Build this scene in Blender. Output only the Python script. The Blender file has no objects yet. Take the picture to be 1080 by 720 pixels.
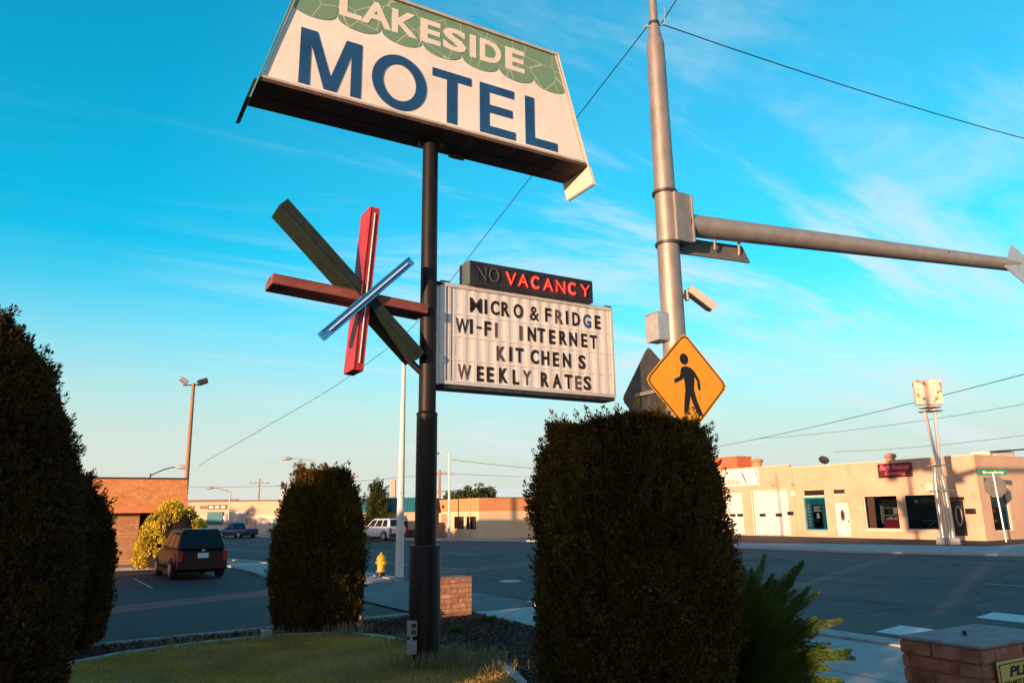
import bpy, bmesh, math, random
import numpy as np
from mathutils import Matrix, Vector
R = math.radians
random.seed(7); rng = np.random.default_rng(7)
S = bpy.context.scene
COL = S.collection

# ------------------------------------------------------------------ camera, sky, sun, exposure
cam = bpy.data.objects.new('camera', bpy.data.cameras.new('camera')); COL.objects.link(cam)
cam.data.lens = 26.0; cam.data.sensor_width = 36.0
cam.data.clip_start = .05; cam.data.clip_end = 6000
th, yaw, rr = R(13.06), R(30), R(.77)
fw = Vector((math.sin(yaw)*math.cos(th), math.cos(yaw)*math.cos(th), math.sin(th)))
rt0 = Vector((math.cos(yaw), -math.sin(yaw), 0)); up0 = rt0.cross(fw)
rt = rt0*math.cos(rr) - up0*math.sin(rr); up = up0*math.cos(rr) + rt0*math.sin(rr)
m3 = Matrix((rt, up, -fw)).transposed().to_4x4(); m3.translation = (0, 0, 2.0)
cam.matrix_world = m3
S.camera = cam

SUN_AZ, SUN_EL = 65.0, 4.1          # direction the light travels (clockwise from +Y) and its height
SKY_STR, SUN_STR = .15, 3.9
world = bpy.data.worlds.new('World'); S.world = world; world.use_nodes = True
wn = world.node_tree; wn.nodes.clear()
def WN(t, **k):
    n = wn.nodes.new(t)
    for a, v in k.items(): setattr(n, a, v)
    return n
wl = wn.links.new
sky = WN('ShaderNodeTexSky', sky_type='NISHITA'); sky.sun_disc = False
sky.sun_elevation = R(SUN_EL); sky.sun_rotation = R(SUN_AZ+180)
sky.air_density = 1.0; sky.dust_density = .6; sky.ozone_density = 3.0; sky.altitude = 300
tint = WN('ShaderNodeMix', data_type='RGBA', blend_type='MULTIPLY'); tint.inputs[0].default_value = 1
wl(sky.outputs[0], tint.inputs[6]); tint.inputs[7].default_value = (.03, 1.80, 1.58, 1)
tc = WN('ShaderNodeTexCoord'); sep = WN('ShaderNodeSeparateXYZ'); wl(tc.outputs['Generated'], sep.inputs[0])
za = WN('ShaderNodeMath', operation='MAXIMUM'); wl(sep.outputs[2], za.inputs[0]); za.inputs[1].default_value = 0
zb = WN('ShaderNodeMath', operation='ADD'); wl(za.outputs[0], zb.inputs[0]); zb.inputs[1].default_value = .12
dv = WN('ShaderNodeVectorMath', operation='DIVIDE'); wl(tc.outputs['Generated'], dv.inputs[0])
cb = WN('ShaderNodeCombineXYZ'); [wl(zb.outputs[0], cb.inputs[i]) for i in range(3)]; wl(cb.outputs[0], dv.inputs[1])
mp = WN('ShaderNodeMapping'); mp.inputs['Rotation'].default_value = (0, 0, R(35)); mp.inputs['Scale'].default_value = (.36, 1.5, .0)
wl(dv.outputs[0], mp.inputs[0])
n1 = WN('ShaderNodeTexNoise'); n1.inputs['Scale'].default_value = 1.05; n1.inputs['Detail'].default_value = 9; n1.inputs['Roughness'].default_value = .66; n1.inputs['Distortion'].default_value = .7
wl(mp.outputs[0], n1.inputs[0])
cr = WN('ShaderNodeValToRGB'); cr.color_ramp.elements[0].position = .45; cr.color_ramp.elements[1].position = .65
cr.color_ramp.interpolation = 'EASE'; wl(n1.outputs[0], cr.inputs[0])
n2 = WN('ShaderNodeTexNoise'); n2.inputs['Scale'].default_value = .55; n2.inputs['Detail'].default_value = 2; wl(dv.outputs[0], n2.inputs[0])
cr2 = WN('ShaderNodeValToRGB'); cr2.color_ramp.elements[0].position = .30; cr2.color_ramp.elements[1].position = .52; wl(n2.outputs[0], cr2.inputs[0])
# more cloud towards the open side of the sky (to the east, right of the view)
dt = WN('ShaderNodeVectorMath', operation='DOT_PRODUCT'); wl(tc.outputs['Generated'], dt.inputs[0]); dt.inputs[1].default_value = (math.sin(R(62)), math.cos(R(62)), 0)
mr = WN('ShaderNodeMapRange'); wl(dt.outputs['Value'], mr.inputs[0]); mr.inputs[1].default_value = .45; mr.inputs[2].default_value = .95; mr.inputs[3].default_value = .04; mr.inputs[4].default_value = 1
cm = WN('ShaderNodeMath', operation='MULTIPLY'); wl(cr.outputs[0], cm.inputs[0]); wl(cr2.outputs[0], cm.inputs[1])
cm2 = WN('ShaderNodeMath', operation='MULTIPLY'); wl(cm.outputs[0], cm2.inputs[0]); wl(mr.outputs[0], cm2.inputs[1])
cm3 = WN('ShaderNodeMath', operation='MULTIPLY'); wl(cm2.outputs[0], cm3.inputs[0]); cm3.inputs[1].default_value = .85
# the tint fades out towards the sunset side, where the sky is warm
ds = WN('ShaderNodeVectorMath', operation='DOT_PRODUCT'); wl(tc.outputs['Generated'], ds.inputs[0]); ds.inputs[1].default_value = (-math.sin(R(SUN_AZ)), -math.cos(R(SUN_AZ)), .07)
ws = WN('ShaderNodeMapRange', interpolation_type='SMOOTHSTEP'); wl(ds.outputs['Value'], ws.inputs[0]); ws.inputs[1].default_value = -.25; ws.inputs[2].default_value = .55
fs_ = WN('ShaderNodeMath', operation='SUBTRACT'); fs_.inputs[0].default_value = 1; wl(ws.outputs[0], fs_.inputs[1]); wl(fs_.outputs[0], tint.inputs[0])
hc = WN('ShaderNodeMix', data_type='RGBA'); wl(ws.outputs[0], hc.inputs[0]); hc.inputs[6].default_value = (2.2, 2.2, 2.0, 1); hc.inputs[7].default_value = (7.0, 3.6, 1.5, 1)
# pale band low down
hz = WN('ShaderNodeMapRange', interpolation_type='SMOOTHERSTEP'); wl(za.outputs[0], hz.inputs[0]); hz.inputs[1].default_value = 0; hz.inputs[2].default_value = .36; hz.inputs[3].default_value = .97; hz.inputs[4].default_value = 0
mh = WN('ShaderNodeMix', data_type='RGBA'); wl(hz.outputs[0], mh.inputs[0]); wl(tint.outputs[2], mh.inputs[6]); wl(hc.outputs[2], mh.inputs[7])
mc = WN('ShaderNodeMix', data_type='RGBA'); vf = WN('ShaderNodeMath', operation='MULTIPLY'); wl(mr.outputs[0], vf.inputs[0]); vf.inputs[1].default_value = .10
mv = WN('ShaderNodeMix', data_type='RGBA'); wl(vf.outputs[0], mv.inputs[0]); wl(mh.outputs[2], mv.inputs[6]); mv.inputs[7].default_value = (1.5, 1.75, 1.8, 1)
wl(cm3.outputs[0], mc.inputs[0]); wl(mv.outputs[2], mc.inputs[6]); mc.inputs[7].default_value = (2.15, 2.5, 2.55, 1)
bg = WN('ShaderNodeBackground'); wl(mc.outputs[2], bg.inputs[0]); bg.inputs[1].default_value = SKY_STR
wo = WN('ShaderNodeOutputWorld'); wl(bg.outputs[0], wo.inputs[0])

sd = Vector((math.sin(R(SUN_AZ))*math.cos(R(SUN_EL)), math.cos(R(SUN_AZ))*math.cos(R(SUN_EL)), -math.sin(R(SUN_EL))))
sl = bpy.data.lights.new('sun', 'SUN'); sl.energy = SUN_STR; sl.angle = R(.5); sl.color = (1.0, .60, .36)
so = bpy.data.objects.new('sun', sl); COL.objects.link(so); so.rotation_euler = sd.to_track_quat('-Z', 'Y').to_euler()
so.location = (-20, -10, 30)
S.view_settings.view_transform = 'Standard'; S.view_settings.look = 'None'
S.view_settings.exposure = 1.2; S.view_settings.gamma = 1; S.view_settings.use_curve_mapping = False
S.cycles.max_bounces = 6; S.cycles.transparent_max_bounces = 8

# ------------------------------------------------------------------ materials
def nodes(name):
    m = bpy.data.materials.new(name); m.use_nodes = True
    nt = m.node_tree; return m, nt, nt.nodes['Principled BSDF']
def rgb(c): return (c[0], c[1], c[2], 1)
def mat(name, c1, c2=None, rough=.7, metal=0, scale=3, bump=0, bscale=None, detail=5, stretch=None, emit=None, spec=.4, lo=.35, hi=.65, third=None):
    m, nt, b = nodes(name); N, L = nt.nodes, nt.links.new
    b.inputs['Roughness'].default_value = rough; b.inputs['Metallic'].default_value = metal
    b.inputs['Specular IOR Level'].default_value = spec
    b.inputs['Base Color'].default_value = rgb(c1)
    t = N.new('ShaderNodeTexCoord'); mpn = N.new('ShaderNodeMapping'); L(t.outputs['Object'], mpn.inputs[0])
    if stretch: mpn.inputs['Scale'].default_value = stretch
    if c2:
        n = N.new('ShaderNodeTexNoise'); n.inputs['Scale'].default_value = scale; n.inputs['Detail'].default_value = detail; n.inputs['Roughness'].default_value = .62
        L(mpn.outputs[0], n.inputs[0])
        r = N.new('ShaderNodeValToRGB'); r.color_ramp.elements[0].position = lo; r.color_ramp.elements[1].position = hi
        r.color_ramp.elements[0].color = rgb(c1); r.color_ramp.elements[1].color = rgb(c2)
        L(n.outputs[0], r.inputs[0]); out = r.outputs[0]
        if third:
            c3, s3, p3 = third
            n3 = N.new('ShaderNodeTexNoise'); n3.inputs['Scale'].default_value = s3; n3.inputs['Detail'].default_value = 8; n3.inputs['Roughness'].default_value = .7; L(mpn.outputs[0], n3.inputs[0])
            r3 = N.new('ShaderNodeValToRGB'); r3.color_ramp.elements[0].position = p3; r3.color_ramp.elements[1].position = min(1, p3+.06); L(n3.outputs[0], r3.inputs[0])
            mx = N.new('ShaderNodeMix'); mx.data_type = 'RGBA'; L(r3.outputs[0], mx.inputs[0]); L(out, mx.inputs[6]); mx.inputs[7].default_value = rgb(c3); out = mx.outputs[2]
        L(out, b.inputs['Base Color'])
    if bump:
        nb = N.new('ShaderNodeTexNoise'); nb.inputs['Scale'].default_value = bscale or scale*6; nb.inputs['Detail'].default_value = 4; L(mpn.outputs[0], nb.inputs[0])
        bp = N.new('ShaderNodeBump'); bp.inputs['Strength'].default_value = bump; bp.inputs['Distance'].default_value = .02; L(nb.outputs[0], bp.inputs['Height']); L(bp.outputs[0], b.inputs['Normal'])
    if emit:
        b.inputs['Emission Color'].default_value = rgb(emit[0]); b.inputs['Emission Strength'].default_value = emit[1]
    return m
def island(name, cols, rough=.7, trans=0, noise=0, spec=.3, bump=0):
    """each separate piece of the mesh takes its own colour from a ramp"""
    m, nt, b = nodes(name); N, L = nt.nodes, nt.links.new
    g = N.new('ShaderNodeNewGeometry'); r = N.new('ShaderNodeValToRGB')
    el = r.color_ramp.elements
    while len(el) < len(cols): el.new(.5)
    for i, c in enumerate(cols): el[i].position = i/(len(cols)-1); el[i].color = rgb(c)
    L(g.outputs['Random Per Island'], r.inputs[0]); out = r.outputs[0]
    if noise:
        t = N.new('ShaderNodeTexCoord'); n = N.new('ShaderNodeTexNoise'); n.inputs['Scale'].default_value = noise; n.inputs['Detail'].default_value = 4; L(t.outputs['Object'], n.inputs[0])
        rr_ = N.new('ShaderNodeMapRange'); L(n.outputs[0], rr_.inputs[0]); rr_.inputs[1].default_value = .3; rr_.inputs[2].default_value = .7; rr_.inputs[3].default_value = .55; rr_.inputs[4].default_value = 1.35
        mx = N.new('ShaderNodeVectorMath'); mx.operation = 'SCALE'; L(out, mx.inputs[0]); L(rr_.outputs[0], mx.inputs['Scale']); out = mx.outputs[0]
    L(out, b.inputs['Base Color']); b.inputs['Roughness'].default_value = rough; b.inputs['Specular IOR Level'].default_value = spec
    if bump:
        nb = N.new('ShaderNodeTexNoise'); nb.inputs['Scale'].default_value = 38; nb.inputs['Detail'].default_value = 6; nb.inputs['Roughness'].default_value = .75; L(t.outputs['Object'], nb.inputs[0])
        bp = N.new('ShaderNodeBump'); bp.inputs['Strength'].default_value = bump; bp.inputs['Distance'].default_value = .012; L(nb.outputs[0], bp.inputs['Height']); L(bp.outputs[0], b.inputs['Normal'])
        rc = N.new('ShaderNodeValToRGB'); rc.color_ramp.elements[0].position = .60; rc.color_ramp.elements[1].position = .66; L(nb.outputs[0], rc.inputs[0])
        mxx = N.new('ShaderNodeMix'); mxx.data_type = 'RGBA'; L(rc.outputs[0], mxx.inputs[0]); L(out, mxx.inputs[6]); mxx.inputs[7].default_value = (.30, .22, .17, 1); L(mxx.outputs[2], b.inputs['Base Color'])
    if trans:
        tr = N.new('ShaderNodeBsdfTranslucent'); L(out, tr.inputs[0]); ms = N.new('ShaderNodeMixShader'); ms.inputs[0].default_value = trans
        L(b.outputs[0], ms.inputs[1]); L(tr.outputs[0], ms.inputs[2]); L(ms.outputs[0], N['Material Output'].inputs[0])
    return m
def brickmat(name, c1, c2, mortar, bw, bh, msize=.012, rough=.85, plane='XZ', offset=.5, noise=None):
    m, nt, b = nodes(name); N, L = nt.nodes, nt.links.new
    t = N.new('ShaderNodeTexCoord'); s = N.new('ShaderNodeSeparateXYZ'); c = N.new('ShaderNodeCombineXYZ'); L(t.outputs['Object'], s.inputs[0])
    a = {'X': 0, 'Y': 1, 'Z': 2}
    L(s.outputs[a[plane[0]]], c.inputs[0]); L(s.outputs[a[plane[1]]], c.inputs[1])
    br = N.new('ShaderNodeTexBrick'); L(c.outputs[0], br.inputs[0]); br.offset = offset
    br.inputs['Color1'].default_value = rgb(c1); br.inputs['Color2'].default_value = rgb(c2); br.inputs['Mortar'].default_value = rgb(mortar)
    br.inputs['Scale'].default_value = 1; br.inputs['Mortar Size'].default_value = msize; br.inputs['Brick Width'].default_value = bw; br.inputs['Row Height'].default_value = bh
    n = N.new('ShaderNodeTexNoise'); n.inputs['Scale'].default_value = 6; n.inputs['Detail'].default_value = 5; L(t.outputs['Object'], n.inputs[0])
    mr_ = N.new('ShaderNodeMapRange'); L(n.outputs[0], mr_.inputs[0]); mr_.inputs[3].default_value = .6; mr_.inputs[4].default_value = 1.4
    v = N.new('ShaderNodeVectorMath'); v.operation = 'SCALE'; L(br.outputs[0], v.inputs[0]); L(mr_.outputs[0], v.inputs['Scale'])
    L(v.outputs[0], b.inputs['Base Color']); b.inputs['Roughness'].default_value = rough
    bp = N.new('ShaderNodeBump'); bp.inputs['Strength'].default_value = .5; bp.inputs['Distance'].default_value = .01; bp.invert = True; L(br.outputs['Fac'], bp.inputs['Height']); L(bp.outputs[0], b.inputs['Normal'])
    return m
def glassmat(name, tint=(.6, .65, .68), refl=.035):
    m, nt, b = nodes(name); N, L = nt.nodes, nt.links.new
    tr = N.new('ShaderNodeBsdfTransparent'); tr.inputs[0].default_value = rgb(tint)
    gl = N.new('ShaderNodeBsdfGlossy'); gl.inputs['Roughness'].default_value = .03; gl.inputs[0].default_value = (.9, .95, 1, 1)
    ms = N.new('ShaderNodeMixShader'); ms.inputs[0].default_value = refl; L(tr.outputs[0], ms.inputs[1]); L(gl.outputs[0], ms.inputs[2]); L(ms.outputs[0], N['Material Output'].inputs[0])
    return m

M = {}
def asphalt(name, c1, c2, c3, sc=.35):
    m, nt, b = nodes(name); N, L = nt.nodes, nt.links.new
    t = N.new('ShaderNodeTexCoord')
    def noise(s, d, vec=None, ro=.6):
        n = N.new('ShaderNodeTexNoise'); n.inputs['Scale'].default_value = s; n.inputs['Detail'].default_value = d; n.inputs['Roughness'].default_value = ro
        L(vec or t.outputs['Object'], n.inputs[0]); return n.outputs[0]
    def ramp(f, p0, p1, a=(0, 0, 0), bb=(1, 1, 1)):
        r = N.new('ShaderNodeValToRGB'); r.color_ramp.elements[0].position = p0; r.color_ramp.elements[1].position = p1
        r.color_ramp.elements[0].color = rgb(a); r.color_ramp.elements[1].color = rgb(bb); L(f, r.inputs[0]); return r.outputs[0]
    def mix(f, a, bb, bt='MIX'):
        x = N.new('ShaderNodeMix'); x.data_type = 'RGBA'; x.blend_type = bt
        if isinstance(f, (int, float)): x.inputs[0].default_value = f
        else: L(f, x.inputs[0])
        L(a, x.inputs[6])
        if isinstance(bb, tuple): x.inputs[7].default_value = rgb(bb)
        else: L(bb, x.inputs[7])
        return x.outputs[2]
    base = ramp(noise(sc, 8, ro=.7), .3, .7, c1, c2)
    # lengthwise wear from the wheels
    mpn = N.new('ShaderNodeMapping'); mpn.inputs['Scale'].default_value = (1.0, .04, 1); L(t.outputs['Object'], mpn.inputs[0])
    base = mix(ramp(noise(.7, 4, mpn.outputs[0]), .42, .68), base, c3)
    # aggregate
    base = mix(ramp(noise(.23, 3, ro=.5), .56, .60), base, ramp(noise(3, 5), .3, .7, tuple(v*.62 for v in c1), tuple(v*.75 for v in c2)))
    base = mix(ramp(noise(5.5, 6, ro=.75), .66, .72), base, tuple(min(1, v*1.9) for v in c2))
    base = mix(.55, base, ramp(noise(60, 3, ro=.8), .25, .75, (.55, .55, .55), (1.5, 1.5, 1.5)), 'MULTIPLY')
    # sealed cracks and patches
    v = N.new('ShaderNodeTexVoronoi'); v.feature = 'DISTANCE_TO_EDGE'; v.inputs['Scale'].default_value = .16; v.inputs['Randomness'].default_value = 1
    wv = N.new('ShaderNodeVectorMath'); wv.operation = 'ADD'; L(t.outputs['Object'], wv.inputs[0])
    nn = N.new('ShaderNodeTexNoise'); nn.inputs['Scale'].default_value = .8; nn.inputs['Detail'].default_value = 5; L(t.outputs['Object'], nn.inputs[0]); L(nn.outputs['Color'], wv.inputs[1])
    L(wv.outputs[0], v.inputs[0])
    base = mix(ramp(v.outputs[0], .004, .009, (1, 1, 1), (0, 0, 0)), base, (.012, .012, .012))
    L(base, b.inputs['Base Color']); b.inputs['Roughness'].default_value = .82; b.inputs['Specular IOR Level'].default_value = .35
    bp = N.new('ShaderNodeBump'); bp.inputs['Strength'].default_value = .4; bp.inputs['Distance'].default_value = .01; L(noise(45, 3), bp.inputs['Height']); L(bp.outputs[0], b.inputs['Normal'])
    return m
M['asphalt'] = asphalt('street asphalt', (.026, .032, .036), (.050, .056, .060), (.060, .062, .062))
M['lot'] = asphalt('lot asphalt', (.022, .027, .030), (.038, .044, .047), (.044, .049, .052), .6)
M['redlot'] = asphalt('brown lot', (.055, .034, .026), (.085, .055, .042), (.07, .045, .035), .5)
M['ground'] = mat('dry ground', (.09, .075, .06), (.14, .12, .09), .95, scale=.3, bump=.4)
M['concrete'] = mat('pale concrete', (.32, .32, .31), (.42, .42, .40), .9, scale=1.2, bump=.3, bscale=40, third=((.2, .2, .19), 2.5, .62))
M['oldconcrete'] = mat('grey concrete', (.11, .12, .125), (.17, .175, .175), .9, scale=1.1, bump=.3, bscale=40, third=((.08, .085, .09), 2, .6))
M['curb'] = mat('kerb concrete', (.30, .30, .29), (.42, .41, .39), .9, scale=5, bump=.4, third=((.14, .13, .12), 7, .56))
M['paint'] = mat('worn road paint', (.62, .63, .62), (.48, .49, .48), .7, scale=9, third=((.10, .11, .11), 14, .60))
M['paintworn'] = mat('faded road paint', (.36, .37, .37), (.22, .23, .23), .7, scale=6, third=((.07, .075, .08), 9, .52))
M['mulch'] = mat('mulch bed', (.04, .012, .006), (.09, .028, .014), .95, scale=14, bump=1, bscale=50)
M['chips'] = island('bark chips', [(.035, .010, .005), (.095, .028, .014), (.060, .018, .009), (.13, .045, .024), (.06, .02, .010), (.17, .09, .055)], .9)
M['soil'] = mat('lawn soil', (.24, .14, .045), (.34, .21, .07), .95, scale=5, bump=.6)
M['grass'] = island('grass blades', [(.34, .21, .02), (.58, .33, .05), (.46, .28, .03), (.64, .38, .09), (.48, .29, .04), (.68, .44, .15)], .8, .25, noise=.9)
M['drygrass'] = island('dry grass', [(.30, .22, .11), (.16, .15, .05), (.38, .30, .17), (.10, .11, .03)], .8, .25)
M['foliage'] = island('cedar leaves', [(.038, .024, .004), (.09, .058, .009), (.052, .032, .006), (.15, .10, .015), (.046, .027, .005), (.22, .16, .022)], .75, .15, noise=1.6, spec=.2)
M['foliage2'] = island('cedar leaves brown', [(.034, .019, .004), (.068, .040, .008), (.046, .026, .006), (.11, .07, .012), (.040, .023, .005)], .75, .12, noise=1.8, spec=.2)
M['juniper'] = island('juniper leaves', [(.03, .06, .006), (.075, .14, .014), (.05, .09, .010), (.12, .19, .02), (.045, .075, .010)], .7, .25, noise=2.5)
M['golden'] = island('golden leaves', [(.38, .32, .02), (.70, .52, .035), (.55, .44, .03), (.78, .60, .07), (.26, .24, .02)], .7, .3, noise=2.2)
M['farleaf'] = island('tree leaves', [(.03, .05, .012), (.06, .085, .02), (.045, .06, .015), (.10, .11, .025)], .8, .2)
M['bark'] = mat('bark', (.05, .035, .025), (.09, .06, .045), .9, scale=12, bump=1, stretch=(1, 1, .2))
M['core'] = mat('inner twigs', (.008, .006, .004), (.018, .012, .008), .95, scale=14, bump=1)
M['blackpole'] = mat('black pole paint', (.005, .004, .004), (.011, .009, .009), .5, .0, scale=5, bump=.12, bscale=30, stretch=(1, 1, .25), third=((.03, .02, .017), 9, .66), spec=.25)
M['galv'] = mat('galvanised steel', (.25, .23, .205), (.35, .32, .28), .5, .55, scale=3.5, bump=.15, bscale=22, stretch=(1, 1, .4), third=((.22, .19, .16), 5, .62))
M['galvarm'] = mat('grey steel arm', (.27, .26, .24), (.35, .33, .30), .5, .4, scale=4, bump=.12, bscale=22)
M['steeldark'] = mat('dark steel', (.05, .05, .05), (.09, .085, .08), .5, .6, scale=8)
M['whitepole'] = mat('weathered white pole', (.55, .54, .50), (.68, .66, .62), .6, scale=4, stretch=(1, 1, .3), third=((.22, .15, .10), 6, .60))
M['signface'] = mat('cream sign face', (.64, .62, .56), (.76, .75, .69), .42, scale=.9, detail=6, third=((.50, .43, .33), 1.6, .63))
M['signframe'] = mat('weathered sign frame', (.42, .38, .33), (.54, .50, .44), .5, .2, scale=6, third=((.18, .13, .10), 9, .6))
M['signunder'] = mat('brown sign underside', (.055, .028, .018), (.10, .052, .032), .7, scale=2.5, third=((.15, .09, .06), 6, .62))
M['teal'] = mat('weathered teal edge', (.08, .30, .30), (.14, .38, .36), .6, scale=4, third=((.30, .32, .28), 7, .6))
M['blueletter'] = mat('blue letters', (.010, .055, .155), (.016, .08, .20), .4, scale=2)
M['cream'] = mat('cream letters', (.68, .66, .58), (.62, .60, .52), .5, scale=4)
M['boardface'] = mat('reader board panel', (.56, .57, .55), (.66, .66, .63), .5, scale=3, stretch=(8, 1, 1), third=((.34, .31, .25), 4, .62))
M['boardframe'] = mat('reader board frame', (.52, .53, .53), (.62, .62, .60), .45, .3, scale=8, third=((.28, .22, .18), 9, .62))
M['blackletter'] = mat('black letters', (.008, .006, .006), (.018, .011, .010), .9, scale=8)
M['brownletter'] = mat('faded brown letters', (.07, .04, .03), (.12, .07, .05), .5, scale=8)
M['blue2'] = mat('blue letter', (.02, .05, .16), (.03, .07, .2), .4, scale=8)
M['blackbox'] = mat('black neon box', (.010, .010, .013), (.024, .022, .026), .5, scale=4)
M['boxside'] = mat('grey green box side', (.055, .075, .07), (.085, .11, .10), .5, scale=5)
M['neon'] = mat('lit red neon', (.6, .05, .03), emit=((1, .022, .014), 1.7))
M['neonoff'] = mat('unlit neon tube', (.10, .095, .10), rough=.2)
M['tube'] = mat('white tube', (.75, .76, .76), rough=.15)
M['starred'] = mat('red star paint', (.30, .018, .022), (.40, .035, .035), .5, scale=3, third=((.14, .03, .025), 6, .57))
M['stardull'] = mat('faded red star paint', (.17, .045, .035), (.26, .085, .06), .6, scale=5, stretch=(.3, 1, 1), third=((.06, .02, .015), 7, .53))
M['stargreen'] = mat('dark green star paint', (.003, .012, .008), (.009, .022, .015), .7, scale=5, third=((.07, .055, .035), 8, .66))
M['starblue'] = mat('blue star paint', (.012, .16, .42), (.03, .22, .50), .5, scale=5, third=((.05, .07, .09), 8, .62))
M['yellow'] = mat('yellow hydrant paint', (.60, .30, .012), (.68, .36, .02), .45, scale=6)
M['signyellow'] = mat('orange yellow sheeting', (.72, .33, .015), (.68, .29, .012), .45, scale=2)
M['black'] = mat('black paint', (.008, .007, .007), rough=.5)
M['signback'] = mat('sign back aluminium', (.17, .165, .155), (.22, .21, .20), .5, .5, scale=3)
M['alu'] = mat('aluminium', (.45, .46, .46), (.55, .55, .54), .4, .6, scale=5)
M['greybox'] = mat('grey enamel box', (.30, .33, .34), (.38, .40, .40), .5, .2, scale=6)
M['camera'] = mat('pale camera housing', (.42, .38, .33), (.5, .46, .4), .5, scale=6)
M['stucco'] = mat('peach stucco', (.52, .355, .235), (.60, .42, .29), .9, scale=.6, bump=.25, bscale=30, third=((.50, .335, .215), .9, .56))
M['stuccopale'] = mat('pale trim', (.68, .60, .47), (.62, .54, .42), .8, scale=2)
M['white'] = mat('white door paint', (.72, .70, .64), (.66, .64, .58), .6, scale=2)
M['roof'] = mat('flat roof', (.16, .15, .14), (.22, .2, .18), .9, scale=2)
M['dark'] = mat('dark trim', (.02, .018, .017), rough=.5)
M['interior'] = mat('dark interior', (.030, .018, .014), (.055, .035, .028), .9, scale=1.5)
M['glass'] = glassmat('window glass')
M['tealposter'] = mat('teal window film', (.01, .19, .27), (.02, .30, .36), .5, scale=1.6)
M['red'] = mat('red paint', (.42, .03, .04), (.34, .02, .03), .5, scale=4)
M['pink'] = mat('pink red script', (.85, .12, .16), rough=.5)
M['maroon'] = mat('maroon sign board', (.07, .012, .014), (.10, .018, .02), .5, scale=5)
M['orangebox'] = mat('orange roof box', (.55, .12, .05), (.62, .16, .07), .7, scale=3)
M['terracotta'] = mat('orange roof vent', (.50, .22, .12), (.56, .27, .15), .8, scale=4)
M['green'] = mat('green street sign', (.01, .20, .10), rough=.4)
M['orangewall'] = mat('orange painted band', (.60, .25, .10), (.64, .29, .12), .9, scale=1)
M['creamwall'] = mat('cream painted wall', (.66, .50, .30), (.70, .54, .34), .9, scale=.8)
M['beigewall'] = mat('beige wall', (.42, .34, .26), (.48, .39, .30), .9, scale=.8)
M['tealroof'] = mat('teal metal roof', (.012, .13, .17), (.02, .17, .21), .6, scale=2, stretch=(6, 1, 1))
M['pinkwall'] = mat('pale peach wall', (.60, .40, .27), (.66, .46, .32), .9, scale=.6)
M['whitewall'] = mat('off white wall', (.62, .57, .50), (.56, .52, .46), .9, scale=.8)
M['shingle'] = brickmat('orange shingles', (.60, .23, .065), (.72, .31, .10), (.42, .15, .05), .22, .10, .005)
M['fascia'] = mat('orange fascia', (.60, .22, .07), (.66, .26, .09), .8, scale=3)
M['offwall'] = brickmat('tan brick', (.42, .21, .10), (.50, .27, .14), (.33, .2, .12), .40, .12, .01)
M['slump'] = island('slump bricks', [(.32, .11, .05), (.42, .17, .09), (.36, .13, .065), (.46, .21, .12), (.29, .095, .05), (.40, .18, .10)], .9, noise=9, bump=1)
M['slumplit'] = island('slump bricks sunlit tone', [(.34, .17, .10), (.42, .22, .13), (.38, .19, .11), (.46, .26, .16)], .9, noise=9, bump=.8)  # lit copy of slump; the sunlit tone is put into the colour
M['mortar'] = mat('mortar', (.19, .12, .10), (.28, .2, .17), .95, scale=20, bump=.8)
M['cap'] = mat('grey blue mortar cap', (.20, .19, .20), (.30, .28, .28), .85, scale=9, bump=.6, third=((.36, .32, .30), 12, .6))
M['notice'] = mat('yellow notice plate', (.62, .46, .13), (.58, .42, .11), .5, scale=4)
M['carpaint'] = mat('dark maroon car paint', (.010, .003, .004), rough=.3, spec=.3)
M['carwhite'] = mat('white car paint', (.62, .63, .66), rough=.25)
M['carblue'] = mat('dark blue car paint', (.02, .04, .16), rough=.25)
M['carlow'] = mat('car cladding', (.03, .025, .025), rough=.6)
M['carglass'] = mat('tinted car glass', (.006, .006, .008), rough=.08, spec=.5)
M['tyre'] = mat('tyre', (.014, .013, .013), rough=.85)
M['rim'] = mat('alloy rim', (.45, .42, .40), rough=.35, metal=.7)
M['tail'] = mat('tail lamp', (.35, .02, .015), rough=.2)
M['head'] = mat('clear lamp', (.7, .7, .7), rough=.1)
M['plate'] = mat('number plate', (.62, .68, .75), rough=.5)
M['wood'] = mat('brown wood pole', (.30, .16, .09), (.38, .21, .12), .9, scale=6, stretch=(1, 1, .1))
M['wire'] = mat('black wire', (.012, .012, .014), rough=.6)
M['rusty'] = mat('rusted white sign face', (.70, .60, .48), (.62, .50, .38), .7, scale=5, third=((.16, .07, .035), 3.2, .545))
M['chrome'] = mat('fluted metal', (.50, .48, .45), (.62, .60, .56), .28, .75, scale=3, stretch=(1, 1, .2))
M['shadewall'] = mat('shade block wall', (.4, .33, .25), (.46, .38, .3), .9, scale=1)  # for the unseen shade blocks added behind the camera

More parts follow.
